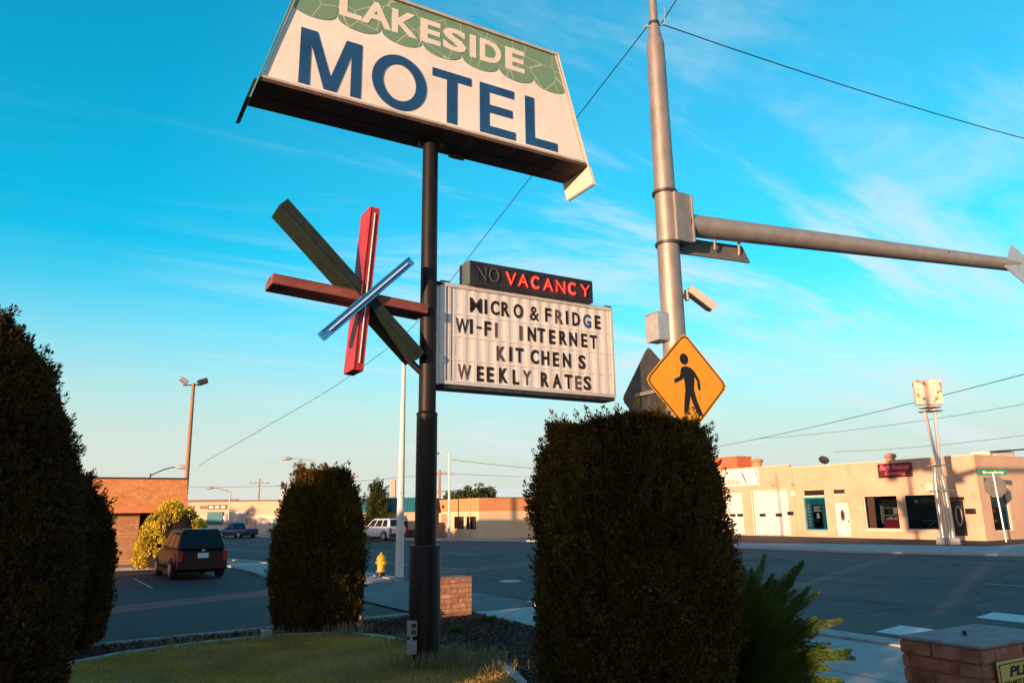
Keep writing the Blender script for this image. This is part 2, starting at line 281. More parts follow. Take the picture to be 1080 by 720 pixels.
# ------------------------------------------------------------------ mesh builder
class MB:
    def __init__(s, Mx=None): s.v = []; s.f = []; s.M = Mx or Matrix()
    def add(s, vs, fs):
        o = len(s.v); s.v += [tuple(s.M @ Vector(v)) for v in vs]; s.f += [tuple(i+o for i in f) for f in fs]; return s
    def box(s, x0, y0, z0, x1, y1, z1):
        x0, x1 = min(x0, x1), max(x0, x1); y0, y1 = min(y0, y1), max(y0, y1); z0, z1 = min(z0, z1), max(z0, z1)
        return s.add([(x0, y0, z0), (x1, y0, z0), (x1, y1, z0), (x0, y1, z0), (x0, y0, z1), (x1, y0, z1), (x1, y1, z1), (x0, y1, z1)],
                     [(0, 3, 2, 1), (4, 5, 6, 7), (0, 1, 5, 4), (1, 2, 6, 5), (2, 3, 7, 6), (3, 0, 4, 7)])
    def tube(s, pts, rad, n=10, caps=True):
        pts = [Vector(p) for p in pts]; rad = rad if isinstance(rad, (list, tuple)) else [rad]*len(pts)
        vs = []; up_ = None
        for i, p in enumerate(pts):
            d = (pts[min(i+1, len(pts)-1)] - pts[max(i-1, 0)]).normalized()
            if up_ is None: up_ = Vector((1, 0, 0)) if abs(d.z) > .7 else Vector((0, 0, 1))
            a = up_ - d*up_.dot(d)
            a = a.normalized() if a.length > .2 else d.orthogonal().normalized()
            b = d.cross(a); up_ = a
            for k in range(n):
                t = 2*math.pi*k/n; vs.append(p + (a*math.cos(t) + b*math.sin(t))*rad[i])
        fs = [(i*n+k, i*n+(k+1) % n, (i+1)*n+(k+1) % n, (i+1)*n+k) for i in range(len(pts)-1) for k in range(n)]
        if caps: fs += [tuple(range(n-1, -1, -1)), tuple((len(pts)-1)*n+k for k in range(n))]
        return s.add(vs, fs)
    def lathe(s, prof, n=20, c=(0, 0)):
        return s.tube([(c[0], c[1], z) for r, z in prof], [r for r, z in prof], n) if False else s._lathe(prof, n, c)
    def _lathe(s, prof, n, c):
        vs = [(c[0]+r*math.cos(2*math.pi*k/n), c[1]+r*math.sin(2*math.pi*k/n), z) for r, z in prof for k in range(n)]
        fs = [(i*n+k, i*n+(k+1) % n, (i+1)*n+(k+1) % n, (i+1)*n+k) for i in range(len(prof)-1) for k in range(n)]
        fs += [tuple(range(n-1, -1, -1)), tuple((len(prof)-1)*n+k for k in range(n))]
        return s.add(vs, fs)
    def prism(s, poly, z0, z1):          # poly counter-clockwise in xy
        a = sum(poly[i][0]*poly[(i+1) % len(poly)][1]-poly[(i+1) % len(poly)][0]*poly[i][1] for i in range(len(poly)))
        if a < 0: poly = poly[::-1]
        n = len(poly)
        return s.add([(x, y, z0) for x, y in poly]+[(x, y, z1) for x, y in poly],
                     [tuple(range(n-1, -1, -1)), tuple(range(n, 2*n))]+[(i, (i+1) % n, n+(i+1) % n, n+i) for i in range(n)])
    def obj(s, name, m, parent=None, bevel=0, smooth=False, kind=None, seg=2, label=None):
        me = bpy.data.meshes.new(name); me.from_pydata(s.v, [], s.f); me.validate(); me.update()
        me.materials.append(M[m] if isinstance(m, str) else m)
        o = bpy.data.objects.new(name, me); COL.objects.link(o); o.parent = parent
        if smooth:
            me.polygons.foreach_set('use_smooth', [True]*len(me.polygons)); me.set_sharp_from_angle(angle=R(35))
        if bevel:
            b = o.modifiers.new('b', 'BEVEL'); b.width = bevel; b.segments = seg; b.limit_method = 'ANGLE'; b.angle_limit = R(40)
        if kind: o['kind'] = kind
        if label: o['label'] = label
        return o
def thing(name, label, cat, loc=(0, 0, 0), rotz=0, group=None):
    o = bpy.data.objects.new(name, None); COL.objects.link(o); o.location = loc; o.rotation_euler = (0, 0, rotz)
    o.empty_display_size = .3; o['label'] = label; o['category'] = cat
    if group: o['group'] = group
    return o
def tag(o, label, cat, group=None):
    o['label'] = label; o['category'] = cat
    if group: o['group'] = group
    return o
def W(root):                               # builder that takes world coordinates for a thing's part
    return MB((Matrix.Translation(root.location) @ Matrix.Rotation(root.rotation_euler[2], 4, 'Z')).inverted())
def copy_tree(o, loc, rotz=None, label=None):
    c = o.copy(); COL.objects.link(c); c.location = loc
    if rotz is not None: c.rotation_euler = (0, 0, rotz)
    if label: c['label'] = label
    for ch in list(o.children):
        d = ch.copy(); COL.objects.link(d); d.parent = c
        for g in list(ch.children):
            e = g.copy(); COL.objects.link(e); e.parent = d
    return c
def wallM(x0, y0, ang=0, z0=0):            # wall coordinates: x along, y up, z out
    c, s_ = math.cos(ang), math.sin(ang)
    m = Matrix(((c, 0, s_, x0), (s_, 0, -c, y0), (0, 1, 0, z0), (0, 0, 0, 1))); return m
def text_mesh(s, bold=0, extrude=.004, shear=0, spacing=1):
    cu = bpy.data.curves.new('t', 'FONT'); cu.body = s; cu.offset = bold; cu.extrude = extrude; cu.shear = shear; cu.resolution_u = 3; cu.space_character = spacing
    o = bpy.data.objects.new('t', cu); COL.objects.link(o)
    dg = bpy.context.evaluated_depsgraph_get(); me = bpy.data.meshes.new_from_object(o.evaluated_get(dg))
    bpy.data.objects.remove(o); return me
def text(s, w, h, Mx, m, name, parent, bold=.02, thick=.004, shear=0, align='c', spacing=1):
    """letters fitted into a w x h box whose centre is the origin of Mx (x right, y up, z out)"""
    me = text_mesh(s, bold, .02, shear, spacing)
    co = np.empty(len(me.vertices)*3); me.vertices.foreach_get('co', co); co = co.reshape(-1, 3)
    lo, hi_ = co.min(0), co.max(0)
    if w is None: sc = np.array([h/(hi_[1]-lo[1])]*2)
    else: sc = np.array([w/(hi_[0]-lo[0]), h/(hi_[1]-lo[1])])
    co[:, :2] = (co[:, :2]-(lo[:2]+hi_[:2])/2)*sc; co[:, 2] = (co[:, 2]-lo[2])/(hi_[2]-lo[2])*thick
    A = np.array(Mx); co = co @ A[:3, :3].T + A[:3, 3]
    me.vertices.foreach_set('co', co.ravel()); me.update(); me.materials.clear(); me.materials.append(M[m]); me.name = name
    o = bpy.data.objects.new(name, me); COL.objects.link(o); o.parent = parent; return o
def leaves(name, P, D, L, Wd, m, parent, kind=None, side=None):
    """many leaf-sized faces from numpy arrays: base points, directions, lengths, widths"""
    n = len(P); D = D/np.linalg.norm(D, axis=1, keepdims=True)
    if side is None: side = rng.normal(size=(n, 3))
    s = np.cross(D, side); s /= np.linalg.norm(s, axis=1, keepdims=True)+1e-9
    L = np.asarray(L).reshape(-1, 1)*np.ones((n, 1)); Wd = np.asarray(Wd).reshape(-1, 1)*np.ones((n, 1))
    V = np.stack([P-s*Wd*.35, P+s*Wd*.35, P+D*L*.55+s*Wd*.6, P+D*L, P+D*L*.55-s*Wd*.6], 1).reshape(-1, 3)
    me = bpy.data.meshes.new(name); me.vertices.add(n*5); me.vertices.foreach_set('co', V.astype(np.float32).ravel())
    me.loops.add(n*5); me.loops.foreach_set('vertex_index', np.arange(n*5, dtype=np.int32))
    me.polygons.add(n); me.polygons.foreach_set('loop_start', np.arange(0, n*5, 5, dtype=np.int32))
    me.update(calc_edges=True); me.materials.append(M[m])
    o = bpy.data.objects.new(name, me); COL.objects.link(o); o.parent = parent
    if kind: o['kind'] = kind
    return o

# ------------------------------------------------------------------ ground, streets, paths
MB().add([(-2500, -2500, -.03), (2500, -2500, -.03), (2500, 2500, -.03), (-2500, 2500, -.03)], [(0, 1, 2, 3)]).obj('ground', 'ground', kind='structure')
near = [(14, -14), (11.9, -2), (11.2, 3), (10.9, 7), (10.85, 8.8), (10.2, 10.6), (9.5, 12), (9.3, 15), (9.1, 20), (8.9, 26), (8.2, 31), (7.2, 35), (6.1, 40), (4, 52), (1, 70), (-4, 90), (-12, 115), (-60, 210)]
far = [(34, -60), (34, -2), (40, -2.01), (40, 13.5), (36.5, 14.2), (34.2, 16), (33, 19), (31.6, 23), (31.2, 28), (31, 33), (28.6, 46.5), (24, 54.5), (19.5, 64), (16, 76), (11, 95), (5, 115), (-20, 160), (-40, 215)]
MB().add([(x, y, 0) for x, y in [(14, -60)]+near+far[::-1]], [tuple(range(len(near)+len(far)+1))[::-1]]).obj('street', 'asphalt', kind='structure')
MB().add([(39.9, -2, -.004), (400, -2, -.004), (400, 13.5, -.004), (39.9, 13.5, -.004)], [(0, 1, 2, 3)]).obj('cross_street', 'asphalt', kind='structure')
# parking lot of the motel
MB().add([(x, y, -.006) for x, y in [(-30, -25), (6.0, -25), (6.0, 23.0), (5.6, 37), (-30, 37)]], [(0, 1, 2, 3, 4)]).obj('parking_lot', 'lot', kind='structure')
# near pavement: worn grey apron and paler slabs
MB().add([(x, y, .012) for x, y in [(6.35, 14.35), (7.2, 14.35), (8.3, 14.2), (9.32, 14.3), (9.1, 20), (9.0, 22.3), (5.95, 22.3)]], [tuple(range(7))]).obj('driveway', 'oldconcrete', kind='structure')
b = MB()
pav = [(13.5, -14), (11.3, -2), (10.7, 3), (10.42, 7), (10.35, 8.6), (9.7, 10.4), (9.0, 12), (8.85, 14.2), (7.15, 14.2), (7.2, 11), (7.25, 4), (6.6, -14)]
b.prism(pav, -.02, .06); b.prism([(5.8, 22.4), (8.6, 22.4), (8.5, 26), (7.8, 31), (6.8, 35), (6.0, 38.5), (5.6, 36)], -.02, .07)
b.prism([(5.6, 39), (6, 38.6), (3.5, 52), (.5, 70), (-4.5, 90), (-12, 112), (-14, 110), (-6.5, 88), (-1.5, 69), (1.5, 51)], -.02, .07)
b.obj('pavement', 'concrete', kind='structure', bevel=.015)
b = MB()                                                 # kerb stones along the near side
def strip(b, line, w, z0, z1, sgn=1):
    n = len(line)
    for i in range(n-1):
        (x0, y0), (x1, y1) = line[i], line[i+1]
        def off(j):
            a = line[max(j-1, 0)]; c = line[min(j+1, n-1)]; d = Vector((c[0]-a[0], c[1]-a[1])).normalized(); return (line[j][0]-d.y*w*sgn, line[j][1]+d.x*w*sgn)
        o0, o1 = off(i), off(i+1)
        b.prism([(x0, y0), (x1, y1), o1, o0], z0, z1)
strip(b, near[1:8], .46, -.02, .09); strip(b, [(8.98, 22.4), (8.9, 26), (8.2, 31), (7.2, 35), (6.2, 39.5)], .36, -.02, .1)
b.obj('kerb', 'curb', kind='structure')
b = MB()                                                # slab joints, as thin dark sheets
for x0, y0, x1, y1 in [(7.2, 5.6, 10.42, 5.6), (7.22, 7.6, 10.3, 7.6), (7.22, 9.6, 9.8, 9.6), (7.2, 11.6, 9.1, 11.6), (7.2, 3.6, 10.6, 3.6), (7.2, 1.6, 10.7, 1.6), (8.3, -2, 8.3, 14.2)]:
    if x0 == x1: b.box(x0-.008, y0, .0605, x0+.008, y1, .0625)
    else: b.box(x0, y0-.008, .0605, x1, y0+.008, .0627)
for y in (24.2, 26, 27.8, 29.6, 31.4): b.box(5.75, y-.01, .0705, 8.2, y+.01, .0727)
b.obj('pavement_joints', 'dark', kind='structure')
# far side: pavement, brown lot
b = MB()
farw = [(40, 13.5), (36.5, 14.2), (34.2, 16), (33, 19), (31.6, 23), (31.2, 28), (31, 33), (28.6, 46.5), (24, 54.5), (19.5, 64), (16, 76), (11, 95), (5, 115)]
inner = [(8, 117), (14, 96.5), (18.7, 77.5), (22, 65.5), (26.4, 55.8), (30.9, 47.3), (33.6, 33.4), (36.5, 28.6), (37.5, 26), (39, 21.2), (80, 21.2), (80, 13.5)]
b.prism(farw+inner, -.02, .11); b.obj('far_pavement', 'concrete', kind='structure', bevel=.02)
MB().add([(x, y, .03) for x, y in [(36.4, 28.7), (37.4, 26), (38.9, 21.3), (80, 21.3), (80, 70), (27.6, 70), (26.5, 56), (31, 47.4), (33.7, 33.5)]], [tuple(range(9))]).obj('brown_lot', 'redlot', kind='structure')
MB().prism([(34.6, 16.6), (36.4, 15.2), (37.6, 16.6), (35.6, 18.4)], .1105, .116).obj('kerb_ramp', mat('tan ramp', (.45, .30, .17), (.5, .34, .2), .9, scale=4), kind='structure')
# painted lines and crossing bars
b = MB()
for x in (11.72, 14.68, 17.65, 20.6, 23.6, 26.6, 29.6): b.add([(x, 8.35, .004), (x, 4.9, .004), (x+1.0, 4.9, .004), (x+1.0, 8.55, .004)], [(0, 1, 2, 3)])
b.obj('crossing_bars', 'paint', kind='structure')
b = MB()
def line(b, p, q, w):
    d = Vector((q[0]-p[0], q[1]-p[1])).normalized(); nx, ny = -d.y*w/2, d.x*w/2
    b.add([(p[0]+nx, p[1]+ny, .004), (p[0]-nx, p[1]-ny, .004), (q[0]-nx, q[1]-ny, .004), (q[0]+nx, q[1]+ny, .004)], [(0, 1, 2, 3)])
for p, q, w in [((11.1, 34.6), (12.0, 29.4), .15), ((12.1, 28.9), (12.55, 25.4), .15), ((17.1, 37.2), (17.5, 33.3), .15), ((14.9, 45), (15.5, 43.3), .2), ((21.5, 42.5), (22, 39.4), .16),
                ((8.3, 52), (9.8, 45.2), .15), ((10.4, 65), (10.95, 61.5), .2), ((12.9, 20.5), (13.0, 16.5), .12), ((21.27, 11.7), (21.3, 9.2), .14), ((32.16, 17), (32.05, 13), .2), ((17.6, 26), (17.7, 22), .1), ((21.9, 33), (21.6, 29), .1), ((28.9, 17.6), (28.9, 14), .1)]:
    line(b, p, q, w)
b.obj('lane_lines', 'paintworn', kind='structure')
b = MB(); line(b, (1.91, 29.3), (2.15, 25.0), .09); line(b, (-.9, 29.3), (-.7, 24.9), .09)
b.obj('parking_lines', 'paintworn', kind='structure')

tag(MB().prism([(11.6+.33*math.cos(t), 20.4+.33*math.sin(t)) for t in np.linspace(0, 2*math.pi, 24, endpoint=False)], -.01, .006).obj('manhole_cover', 'galvarm'), 'round grey manhole cover in the near lane of the street', 'manhole cover')
# lawn, mulch bed and their edgings
mulch = [(-12, 14.0), (.4, 13.85), (3.4, 14.1), (6.0, 14.3), (7.12, 14.3), (7.12, 11), (7.2, 4), (7.0, -6), (-12, -6)]
MB().prism(mulch, -.02, .07).obj('mulch_bed', 'mulch', kind='structure')
edge = [(-12, 11.6), (-3, 11.9), (.09, 12.27), (.82, 12.78), (2.0, 13.1), (3.16, 13.14), (4.0, 12.79), (4.45, 12.0), (4.7, 10.9), (4.9, 10.1), (4.97, 9.4), (4.88, 8.77), (4.6, 7.96), (4.1, 7.1), (3.4, 6.3), (2.4, 5.4), (1.2, 4.4), (0, 2), (-1, -6)]
lawn = edge+[(-12, -6)]
MB().prism(lawn, -.02, .09).obj('lawn', 'soil', kind='structure')
b = MB(); strip(b, edge[1:-1], .115, -.02, .112); b.obj('lawn_edging', 'curb', kind='structure')
b = MB(); strip(b, [(-12, 14.0), (.4, 13.9), (3.4, 14.15), (6.0, 14.38)], .14, -.02, .10); b.obj('lot_kerb', 'curb', kind='structure')
def inside(pts, poly):
    x, y = pts[:, 0], pts[:, 1]; r = np.zeros(len(pts), bool); n = len(poly)
    for i in range(n):
        x0, y0 = poly[i]; x1, y1 = poly[(i+1) % n]
        c = ((y0 > y) != (y1 > y)) & (x < (x1-x0)*(y-y0)/((y1-y0) or 1e-9)+x0); r ^= c
    return r
p = np.c_[rng.uniform(-2.2, 5.0, 230000), rng.uniform(5.0, 13.3, 230000)]; p = p[inside(p, lawn)]
patch = (np.sin(p[:, 0]*2.1+1)*np.sin(p[:, 1]*1.7)+np.sin(p[:, 0]*4.3+p[:, 1]*3.1)*.5)
p = p[rng.random(len(p)) < .75+.25*patch]
n = len(p); P = np.c_[p, np.full(n, .085)]; D = np.c_[rng.normal(0, .8, n), rng.normal(0, .8, n), np.ones(n)]
leaves('grass', P, D, rng.uniform(.015, .05, n), .0065, 'grass', None, 'stuff')
# taller dry tufts round the pole and along the edging
P = []
for cx, cy, sp, k in [(4.45, 9.75, .16, 500), (4.2, 9.45, .22, 600), (4.75, 9.9, .10, 260), (4.9, 9.3, .14, 420), (4.6, 8.9, .3, 300), (4.0, 9.4, .15, 260), (4.1, 12.6, .2, 220), (3.0, 13.0, .35, 260), (1.5, 12.9, .4, 200), (4.6, 11.2, .2, 260)]:
    P.append(np.c_[rng.normal(cx, sp, k), rng.normal(cy, sp, k), np.full(k, .08)])
P = np.concatenate(P); n = len(P)
leaves('tall_grass', P, np.c_[rng.normal(0, .28, n), rng.normal(0, .28, n), np.ones(n)], rng.uniform(.06, .24, n), .007, 'drygrass', None, 'stuff')
p = np.c_[rng.uniform(-1, 7.15, 60000), rng.uniform(3.5, 14.1, 60000)]; p = p[inside(p, mulch) & ~inside(p, lawn)]
n = len(p); a = rng.uniform(0, 6.28, n); leaves('bark_chips', np.c_[p, rng.uniform(.07, .10, n)], np.c_[np.cos(a), np.sin(a), rng.normal(0, .35, n)], rng.uniform(.02, .075, n), rng.uniform(.012, .035, n), 'chips', None, 'stuff', side=np.c_[rng.normal(0, .4, n), rng.normal(0, .4, n), np.ones(n)])
p = np.c_[rng.uniform(4.4, 7.1, 90), rng.uniform(7.5, 14, 90)]; p = p[inside(p, mulch) & ~inside(p, lawn)]
n = len(p); a = rng.uniform(0, 6.28, n); leaves('leaf_litter', np.c_[p, np.full(n, .10)], np.c_[np.cos(a), np.sin(a), rng.normal(0, .3, n)], rng.uniform(.02, .045, n), .02, 'concrete', None, 'stuff', side=np.c_[np.zeros((n, 2)), np.ones(n)])
# weeds in the mulch
def weed(x, y, r, label):
    n = 240; a = rng.uniform(0, 6.28, n); q = rng.uniform(0, r, n)
    P = np.c_[x+np.cos(a)*q*.5, y+np.sin(a)*q*.5, np.full(n, .075)]
    tag(leaves('weed', P, np.c_[np.cos(a)*.7, np.sin(a)*.7, rng.uniform(.3, 1.2, n)], rng.uniform(.05, .16, n), .012, 'juniper', None), label, 'weed', 'weeds in the mulch')
weed(6.75, 12.7, .18, 'low green weed at the bark edge near the pale pavement, right of the brick pier')
weed(5.7, 11.9, .12, 'small green weed in the bark between the black pole and the tall clipped hedge')
def hose(): 
    pts = [(4.95, 9.85, .085), (5.02, 9.5, .1), (5.06, 9.1, .1), (5.05, 8.6, .095), (5.0, 8.1, .1), (4.9, 7.6, .1), (4.85, 7.0, .1)]
    tag(MB().tube(pts, .012, 6).obj('drip_hose', 'blackpole', smooth=True), 'thin black drip hose lying on the bark beside the curved lawn edging', 'hose')
hose()

# ------------------------------------------------------------------ buildings
def wall(b, L, H, ops, Mx, T=.25, z0=0, xa=0):
    """wall with openings: ops = (x0, x1, z0, z1); Mx wall coords"""
    s = b.M.copy(); b.M = s @ Mx
    xs = sorted({xa, L, *[v for o in ops for v in o[:2]]}); zs = sorted({z0, H, *[v for o in ops for v in o[2:4]]})
    for i in range(len(xs)-1):
        for j in range(len(zs)-1):
            cx, cz = (xs[i]+xs[i+1])/2, (zs[j]+zs[j+1])/2
            if any(o[0] < cx < o[1] and o[2] < cz < o[3] for o in ops): continue
            b.add([(xs[i], zs[j], 0), (xs[i+1], zs[j], 0), (xs[i+1], zs[j+1], 0), (xs[i], zs[j+1], 0)], [(0, 1, 2, 3)])
            b.add([(xs[i], zs[j], -T), (xs[i+1], zs[j], -T), (xs[i+1], zs[j+1], -T), (xs[i], zs[j+1], -T)], [(3, 2, 1, 0)])
    for x0, x1, a, c in ops:
        b.add([(x0, a, 0), (x1, a, 0), (x1, a, -T), (x0, a, -T)], [(0, 1, 2, 3)]); b.add([(x0, c, 0), (x1, c, 0), (x1, c, -T), (x0, c, -T)], [(3, 2, 1, 0)])
        b.add([(x0, a, 0), (x0, c, 0), (x0, c, -T), (x0, a, -T)], [(3, 2, 1, 0)]); b.add([(x1, a, 0), (x1, c, 0), (x1, c, -T), (x1, a, -T)], [(0, 1, 2, 3)])
    b.add([(xa, H, 0), (L, H, 0), (L, H, -T), (xa, H, -T)], [(0, 1, 2, 3)])
    b.add([(xa, z0, 0), (xa, H, 0), (xa, H, -T), (xa, z0, -T)], [(0, 1, 2, 3)]); b.add([(L, z0, 0), (L, H, 0), (L, H, -T), (L, z0, -T)], [(3, 2, 1, 0)])
    b.M = s
def window(par, Mx, x0, x1, z0, z1, fm='stuccopale', fw_=.07, pane='glass', back=-.14, bars=(), dep=.06):
    b = MB(Mx)
    for a in [(x0, z0, x0+fw_, z1), (x1-fw_, z0, x1, z1), (x0+fw_, z0, x1-fw_, z0+fw_), (x0+fw_, z1-fw_, x1-fw_, z1)]: b.box(a[0], a[1], back-dep, a[2], a[3], back+dep)
    for k in bars: b.box(k-fw_/2, z0+fw_, back-dep*.8, k+fw_/2, z1-fw_, back+dep*.8)
    f = b.obj('window', fm, par)
    MB(Mx).box(x0+fw_, z0+fw_, back-.006, x1-fw_, z1-fw_, back+.006).obj('pane', pane, f)
    return f
# --- long peach shop building on the far side; local x = -Y world, local y = +X world
LB = thing('shop_building', 'long single storey peach stucco building with garage doors and shop windows across the street', 'building', (47, 56, 0), R(-90))
X = lambda y: 56-y                        # world Y -> local x
F = wallM(0, 0)
Lf = 56-25.4
ops = [(X(50.3), X(47.4), .06, 3.4), (X(46.3), X(44.2), .06, 3.42), (X(43.1), X(39.65), .06, 3.42), (X(38.2), X(36.3), .5, 3.42), (X(35.6), X(34.45), .12, 2.42), (X(35.65), X(34.6), 3.0, 3.4),
       (X(33.25), X(30.75), .62, 2.86), (X(30.3), X(27.95), .62, 2.86), (X(27.25), X(26.45), .3, 2.42)]
ops = [(min(a, c), max(a, c), d, e) for a, c, d, e in ops]
b = MB(); wall(b, Lf, 5.08, ops, F); b.obj('front_wall', 'stucco', LB)
SM = wallM(Lf, .0, R(90))                # side facing the cross street, from the corner going +X world
sops = [(1.1, 3.15, .55, 3.3)]
b = MB(); wall(b, 22, 5.08, sops, SM, xa=.2502); b.obj('side_wall', 'stucco', LB)
b = MB(); b.box(0, .26, 4.7, Lf-.26, 21.9, 4.82); b.obj('roof', 'roof', LB)
b = MB(); b.box(0, .0, 5.08, X(39.2), .25, 5.32); b.prism([(0, .0), (X(46.6), 0), (X(46.6), .25), (0, .25)], 5.32, 5.5); b.obj('parapet', 'stucco', LB)
b = MB(); b.box(0, 21.8, 0, Lf, 22, 4.7); b.box(-.0, .25, 0, .2, 21.8, 4.7); b.obj('rear_wall', 'stucco', LB)
b = MB(); b.box(X(39.5), 2.6, .0, Lf-.3, 2.7, 4.6); b.box(X(39.5), .3, .02, Lf-.3, 2.6, .06); b.obj('interior_wall', 'interior', LB)
b = MB(); b.box(-.02, -.04, 5.5, X(46.6), .29, 5.55); b.box(X(46.55), -.04, 5.321, X(39.2)+.04, .29, 5.37); b.box(X(39.1), -.04, 5.081, Lf+.04, .29, 5.13); b.box(Lf-.25, .3, 5.081, Lf+.04, 22, 5.13); b.obj('coping', 'stuccopale', LB)
def garage(x0, x1, z1, wins):
    g = MB(F); n = 4; hh = (z1-.1)/n
    for k in range(n): g.box(x0, .08+k*hh, -.16, x1, .08+(k+1)*hh-.018, -.11)
    g.box(x0, .08, -.2, x1, z1, -.165)
    gd = g.obj('garage_door', 'white', LB, bevel=.008)
    for w in wins: MB(F).box(w, 1.48, -.11, w+.62, 1.72, -.095).obj('door_window', 'dark', gd)
garage(X(50.3), X(47.4), 3.4, [X(49.6), X(48.4)])
garage(X(46.3), X(44.2), 3.42, [X(45.75), X(44.95)]); garage(X(43.1), X(39.65), 3.42, [X(42.6), X(41.0)])
b = MB(F); b.box(X(43.2), .06, .003, X(43.1), 3.5, .03); b.box(X(39.65), .06, .003, X(39.55), 3.5, .03); b.box(X(43.2), 3.42, .004, X(39.55), 3.52, .034); b.obj('door_trim', 'stuccopale', LB)
# teal filmed shop window with its transom
w = window(LB, F, X(38.2), X(36.3), .5, 2.86, 'tealposter', .1)
b = MB(F); b.box(X(38.1), .6, -.2, X(37.62), 2.76, -.16); b.box(X(36.75), .6, -.2, X(36.4), 2.76, -.16); b.box(X(37.62), 2.3, -.2, X(36.75), 2.76, -.16); b.obj('window_film', 'tealposter', LB)
b = MB(F)
for k in range(3): MB(F).box(X(37.5), 2.12-k*.14, -.2, X(36.85)-.1*(k % 2), 2.2-k*.14, -.17).obj('window_sticker', 'white', LB)
for k in range(7): MB(F).box(X(38.02), .8+k*.24, -.155, X(37.78), .9+k*.24, -.15).obj('window_sticker', 'white', LB)
MB(F).box(X(37.28), 1.35, -.2, X(37.05), 1.7, -.17).obj('window_sticker', 'white', LB)
MB(F).box(X(38.2), 2.86, -.12, X(36.3), 2.94, .02).obj('transom_bar', 'stuccopale', LB)
window(LB, F, X(38.2), X(36.3), 2.94, 3.42, 'stuccopale', .05, 'carglass')
window(LB, F, X(35.65), X(34.6), 3.0, 3.4, 'stuccopale', .05, 'interior')
d = MB(F).box(X(35.6), .12, -.14, X(34.45), 2.42, -.08).obj('door', 'white', LB, bevel=.01)
def oval(par, cx, cz, rx, rz, m='dark', zz=-.078, name='oval_light'):
    b = MB(F); pts = [(cx+rx*math.cos(t), cz+rz*math.sin(t)) for t in np.linspace(0, 2*math.pi, 24, endpoint=False)]; b.prism(pts, zz, zz+.012); return b.obj(name, m, par)
oval(d, X(35.02), 1.55, .2, .42, 'greybox'); oval(d, X(35.02), 1.55, .13, .34, 'interior', -.064)
MB(F).box(X(34.6)-.02, 1.05, -.08, X(34.6)+.03, 1.2, -.03).obj('handle', 'steeldark', d)
# grooming shop windows
for a, c in ((33.25, 30.75), (30.3, 27.95)): window(LB, F, X(a), X(c), .62, 2.86, 'stuccopale', .06)
b = MB(F); b.box(X(33.35), .5, .003, X(27.85), .61, .07); b.obj('window_sill', 'stuccopale', LB)
b = MB(F)
for k in range(7): b.tube([(X(33.12)+k*.07, .7, -.32-.03*(k % 2)), (X(33.1)+k*.075, 2.75, -.32-.03*(k % 2))], .045, 6)
b.obj('curtain', 'terracotta', LB, smooth=True)
b = MB(F); b.box(X(32.2), .62, -.9, X(31.0), 1.25, -.5); b.obj('counter', 'red', LB, bevel=.02)
b = MB(F); b.box(X(32.4), 1.5, -1.2, X(31.6), 1.54, -.9); b.box(X(32.7), 2.0, -1.3, X(31.9), 2.04, -1.0); b.box(X(32.7), 1.0, -1.3, X(32.66), 2.2, -1.0)
for k in range(6): b.box(X(32.1)+k*.15, 1.25, -.75, X(32.1)+k*.15+.08, 1.36+.05*(k % 3), -.65)
b.obj('shelves', 'whitewall', LB)
MB(F).box(X(31.35), 1.6, -.4, X(31.05), 2.05, -.38).obj('paper_notice', 'whitewall', LB); MB(F).box(X(29.75), 2.3, -.35, X(29.55), 2.5, -.33).obj('paper_notice', 'whitewall', LB)
b = MB(F); b.box(X(29.55), 1.18, -.85, X(28.55), 1.22, -.45)
b.tube([(X(29.45), .62, -.6), (X(28.65), 1.18, -.6)], .018, 6); b.tube([(X(28.65), .62, -.6), (X(29.45), 1.18, -.6)], .018, 6); b.tube([(X(29.45), .62, -.75), (X(28.9), 1.18, -.75)], .018, 6)
b.obj('grooming_table', 'alu', LB)
d = MB(F).box(X(27.25), .3, -.14, X(26.45), 2.42, -.08).obj('door', 'dark', LB, label='black shop door with a long oval glass light')
oval(d, X(26.85), 1.5, .2, .6, 'whitewall'); oval(d, X(26.85), 1.5, .14, .52, 'interior', -.064)
b = MB(F); b.box(X(27.5), 2.45, .003, X(26.35), 2.62, .05); b.obj('door_head', 'maroon', LB)
b = MB(F); b.box(X(28.55), 3.0, .003, X(28.05), 3.5, .28); b.obj('air_conditioner', 'whitewall', LB, bevel=.01)
b = MB(F); b.box(X(39.25), 2.95, .003, X(38.75), 3.4, .16); b.obj('meter_box', 'stuccopale', LB, bevel=.02)
b = MB(F); b.tube([(X(39.0), .1, .05), (X(39.0), 2.95, .05)], .03, 8); b.tube([(X(38.97), 3.4, .05), (X(38.97), 5.0, .05)], .025, 8); b.obj('conduit', 'stucco', LB)
for y, par_ in ((39.42, 0), ):
    b = MB(F); b.box(X(39.62), 1.58, .003, X(39.18), 1.86, .2); b.obj('mailbox', 'black', LB, bevel=.03)
b = MB(F); b.box(X(26.3), 1.6, .003, X(25.75), 1.92, .22); b.obj('mailbox', 'black', LB, bevel=.03)
for y in (38.98, 40.9): MB(F).box(X(y)-.1, 3.75, .003, X(y)+.1, 3.95, .12).obj('wall_light', 'terracotta', LB, bevel=.02)
window(LB, SM, 1.1, 3.15, .55, 3.3, 'stuccopale', .06)
b = MB(SM); b.box(2.3, .61, -.2, 3.09, 3.24, -.16); b.box(1.16, 2.3, -.2, 2.3, 2.55, -.16); b.obj('window_film', 'tealposter', LB)
b = MB(SM)
for k in range(5): b.lathe([(.02, 0), (.2, .02), (.22, .1), (.15, .2), (.02, .22)], 12, (0, 0)) if False else b.box(1.3+(k % 2)*.45, .75+k*.3, -.5, 1.65+(k % 2)*.45, .95+k*.3, -.3)
b.obj('window_display', 'yellow', LB, bevel=.04)
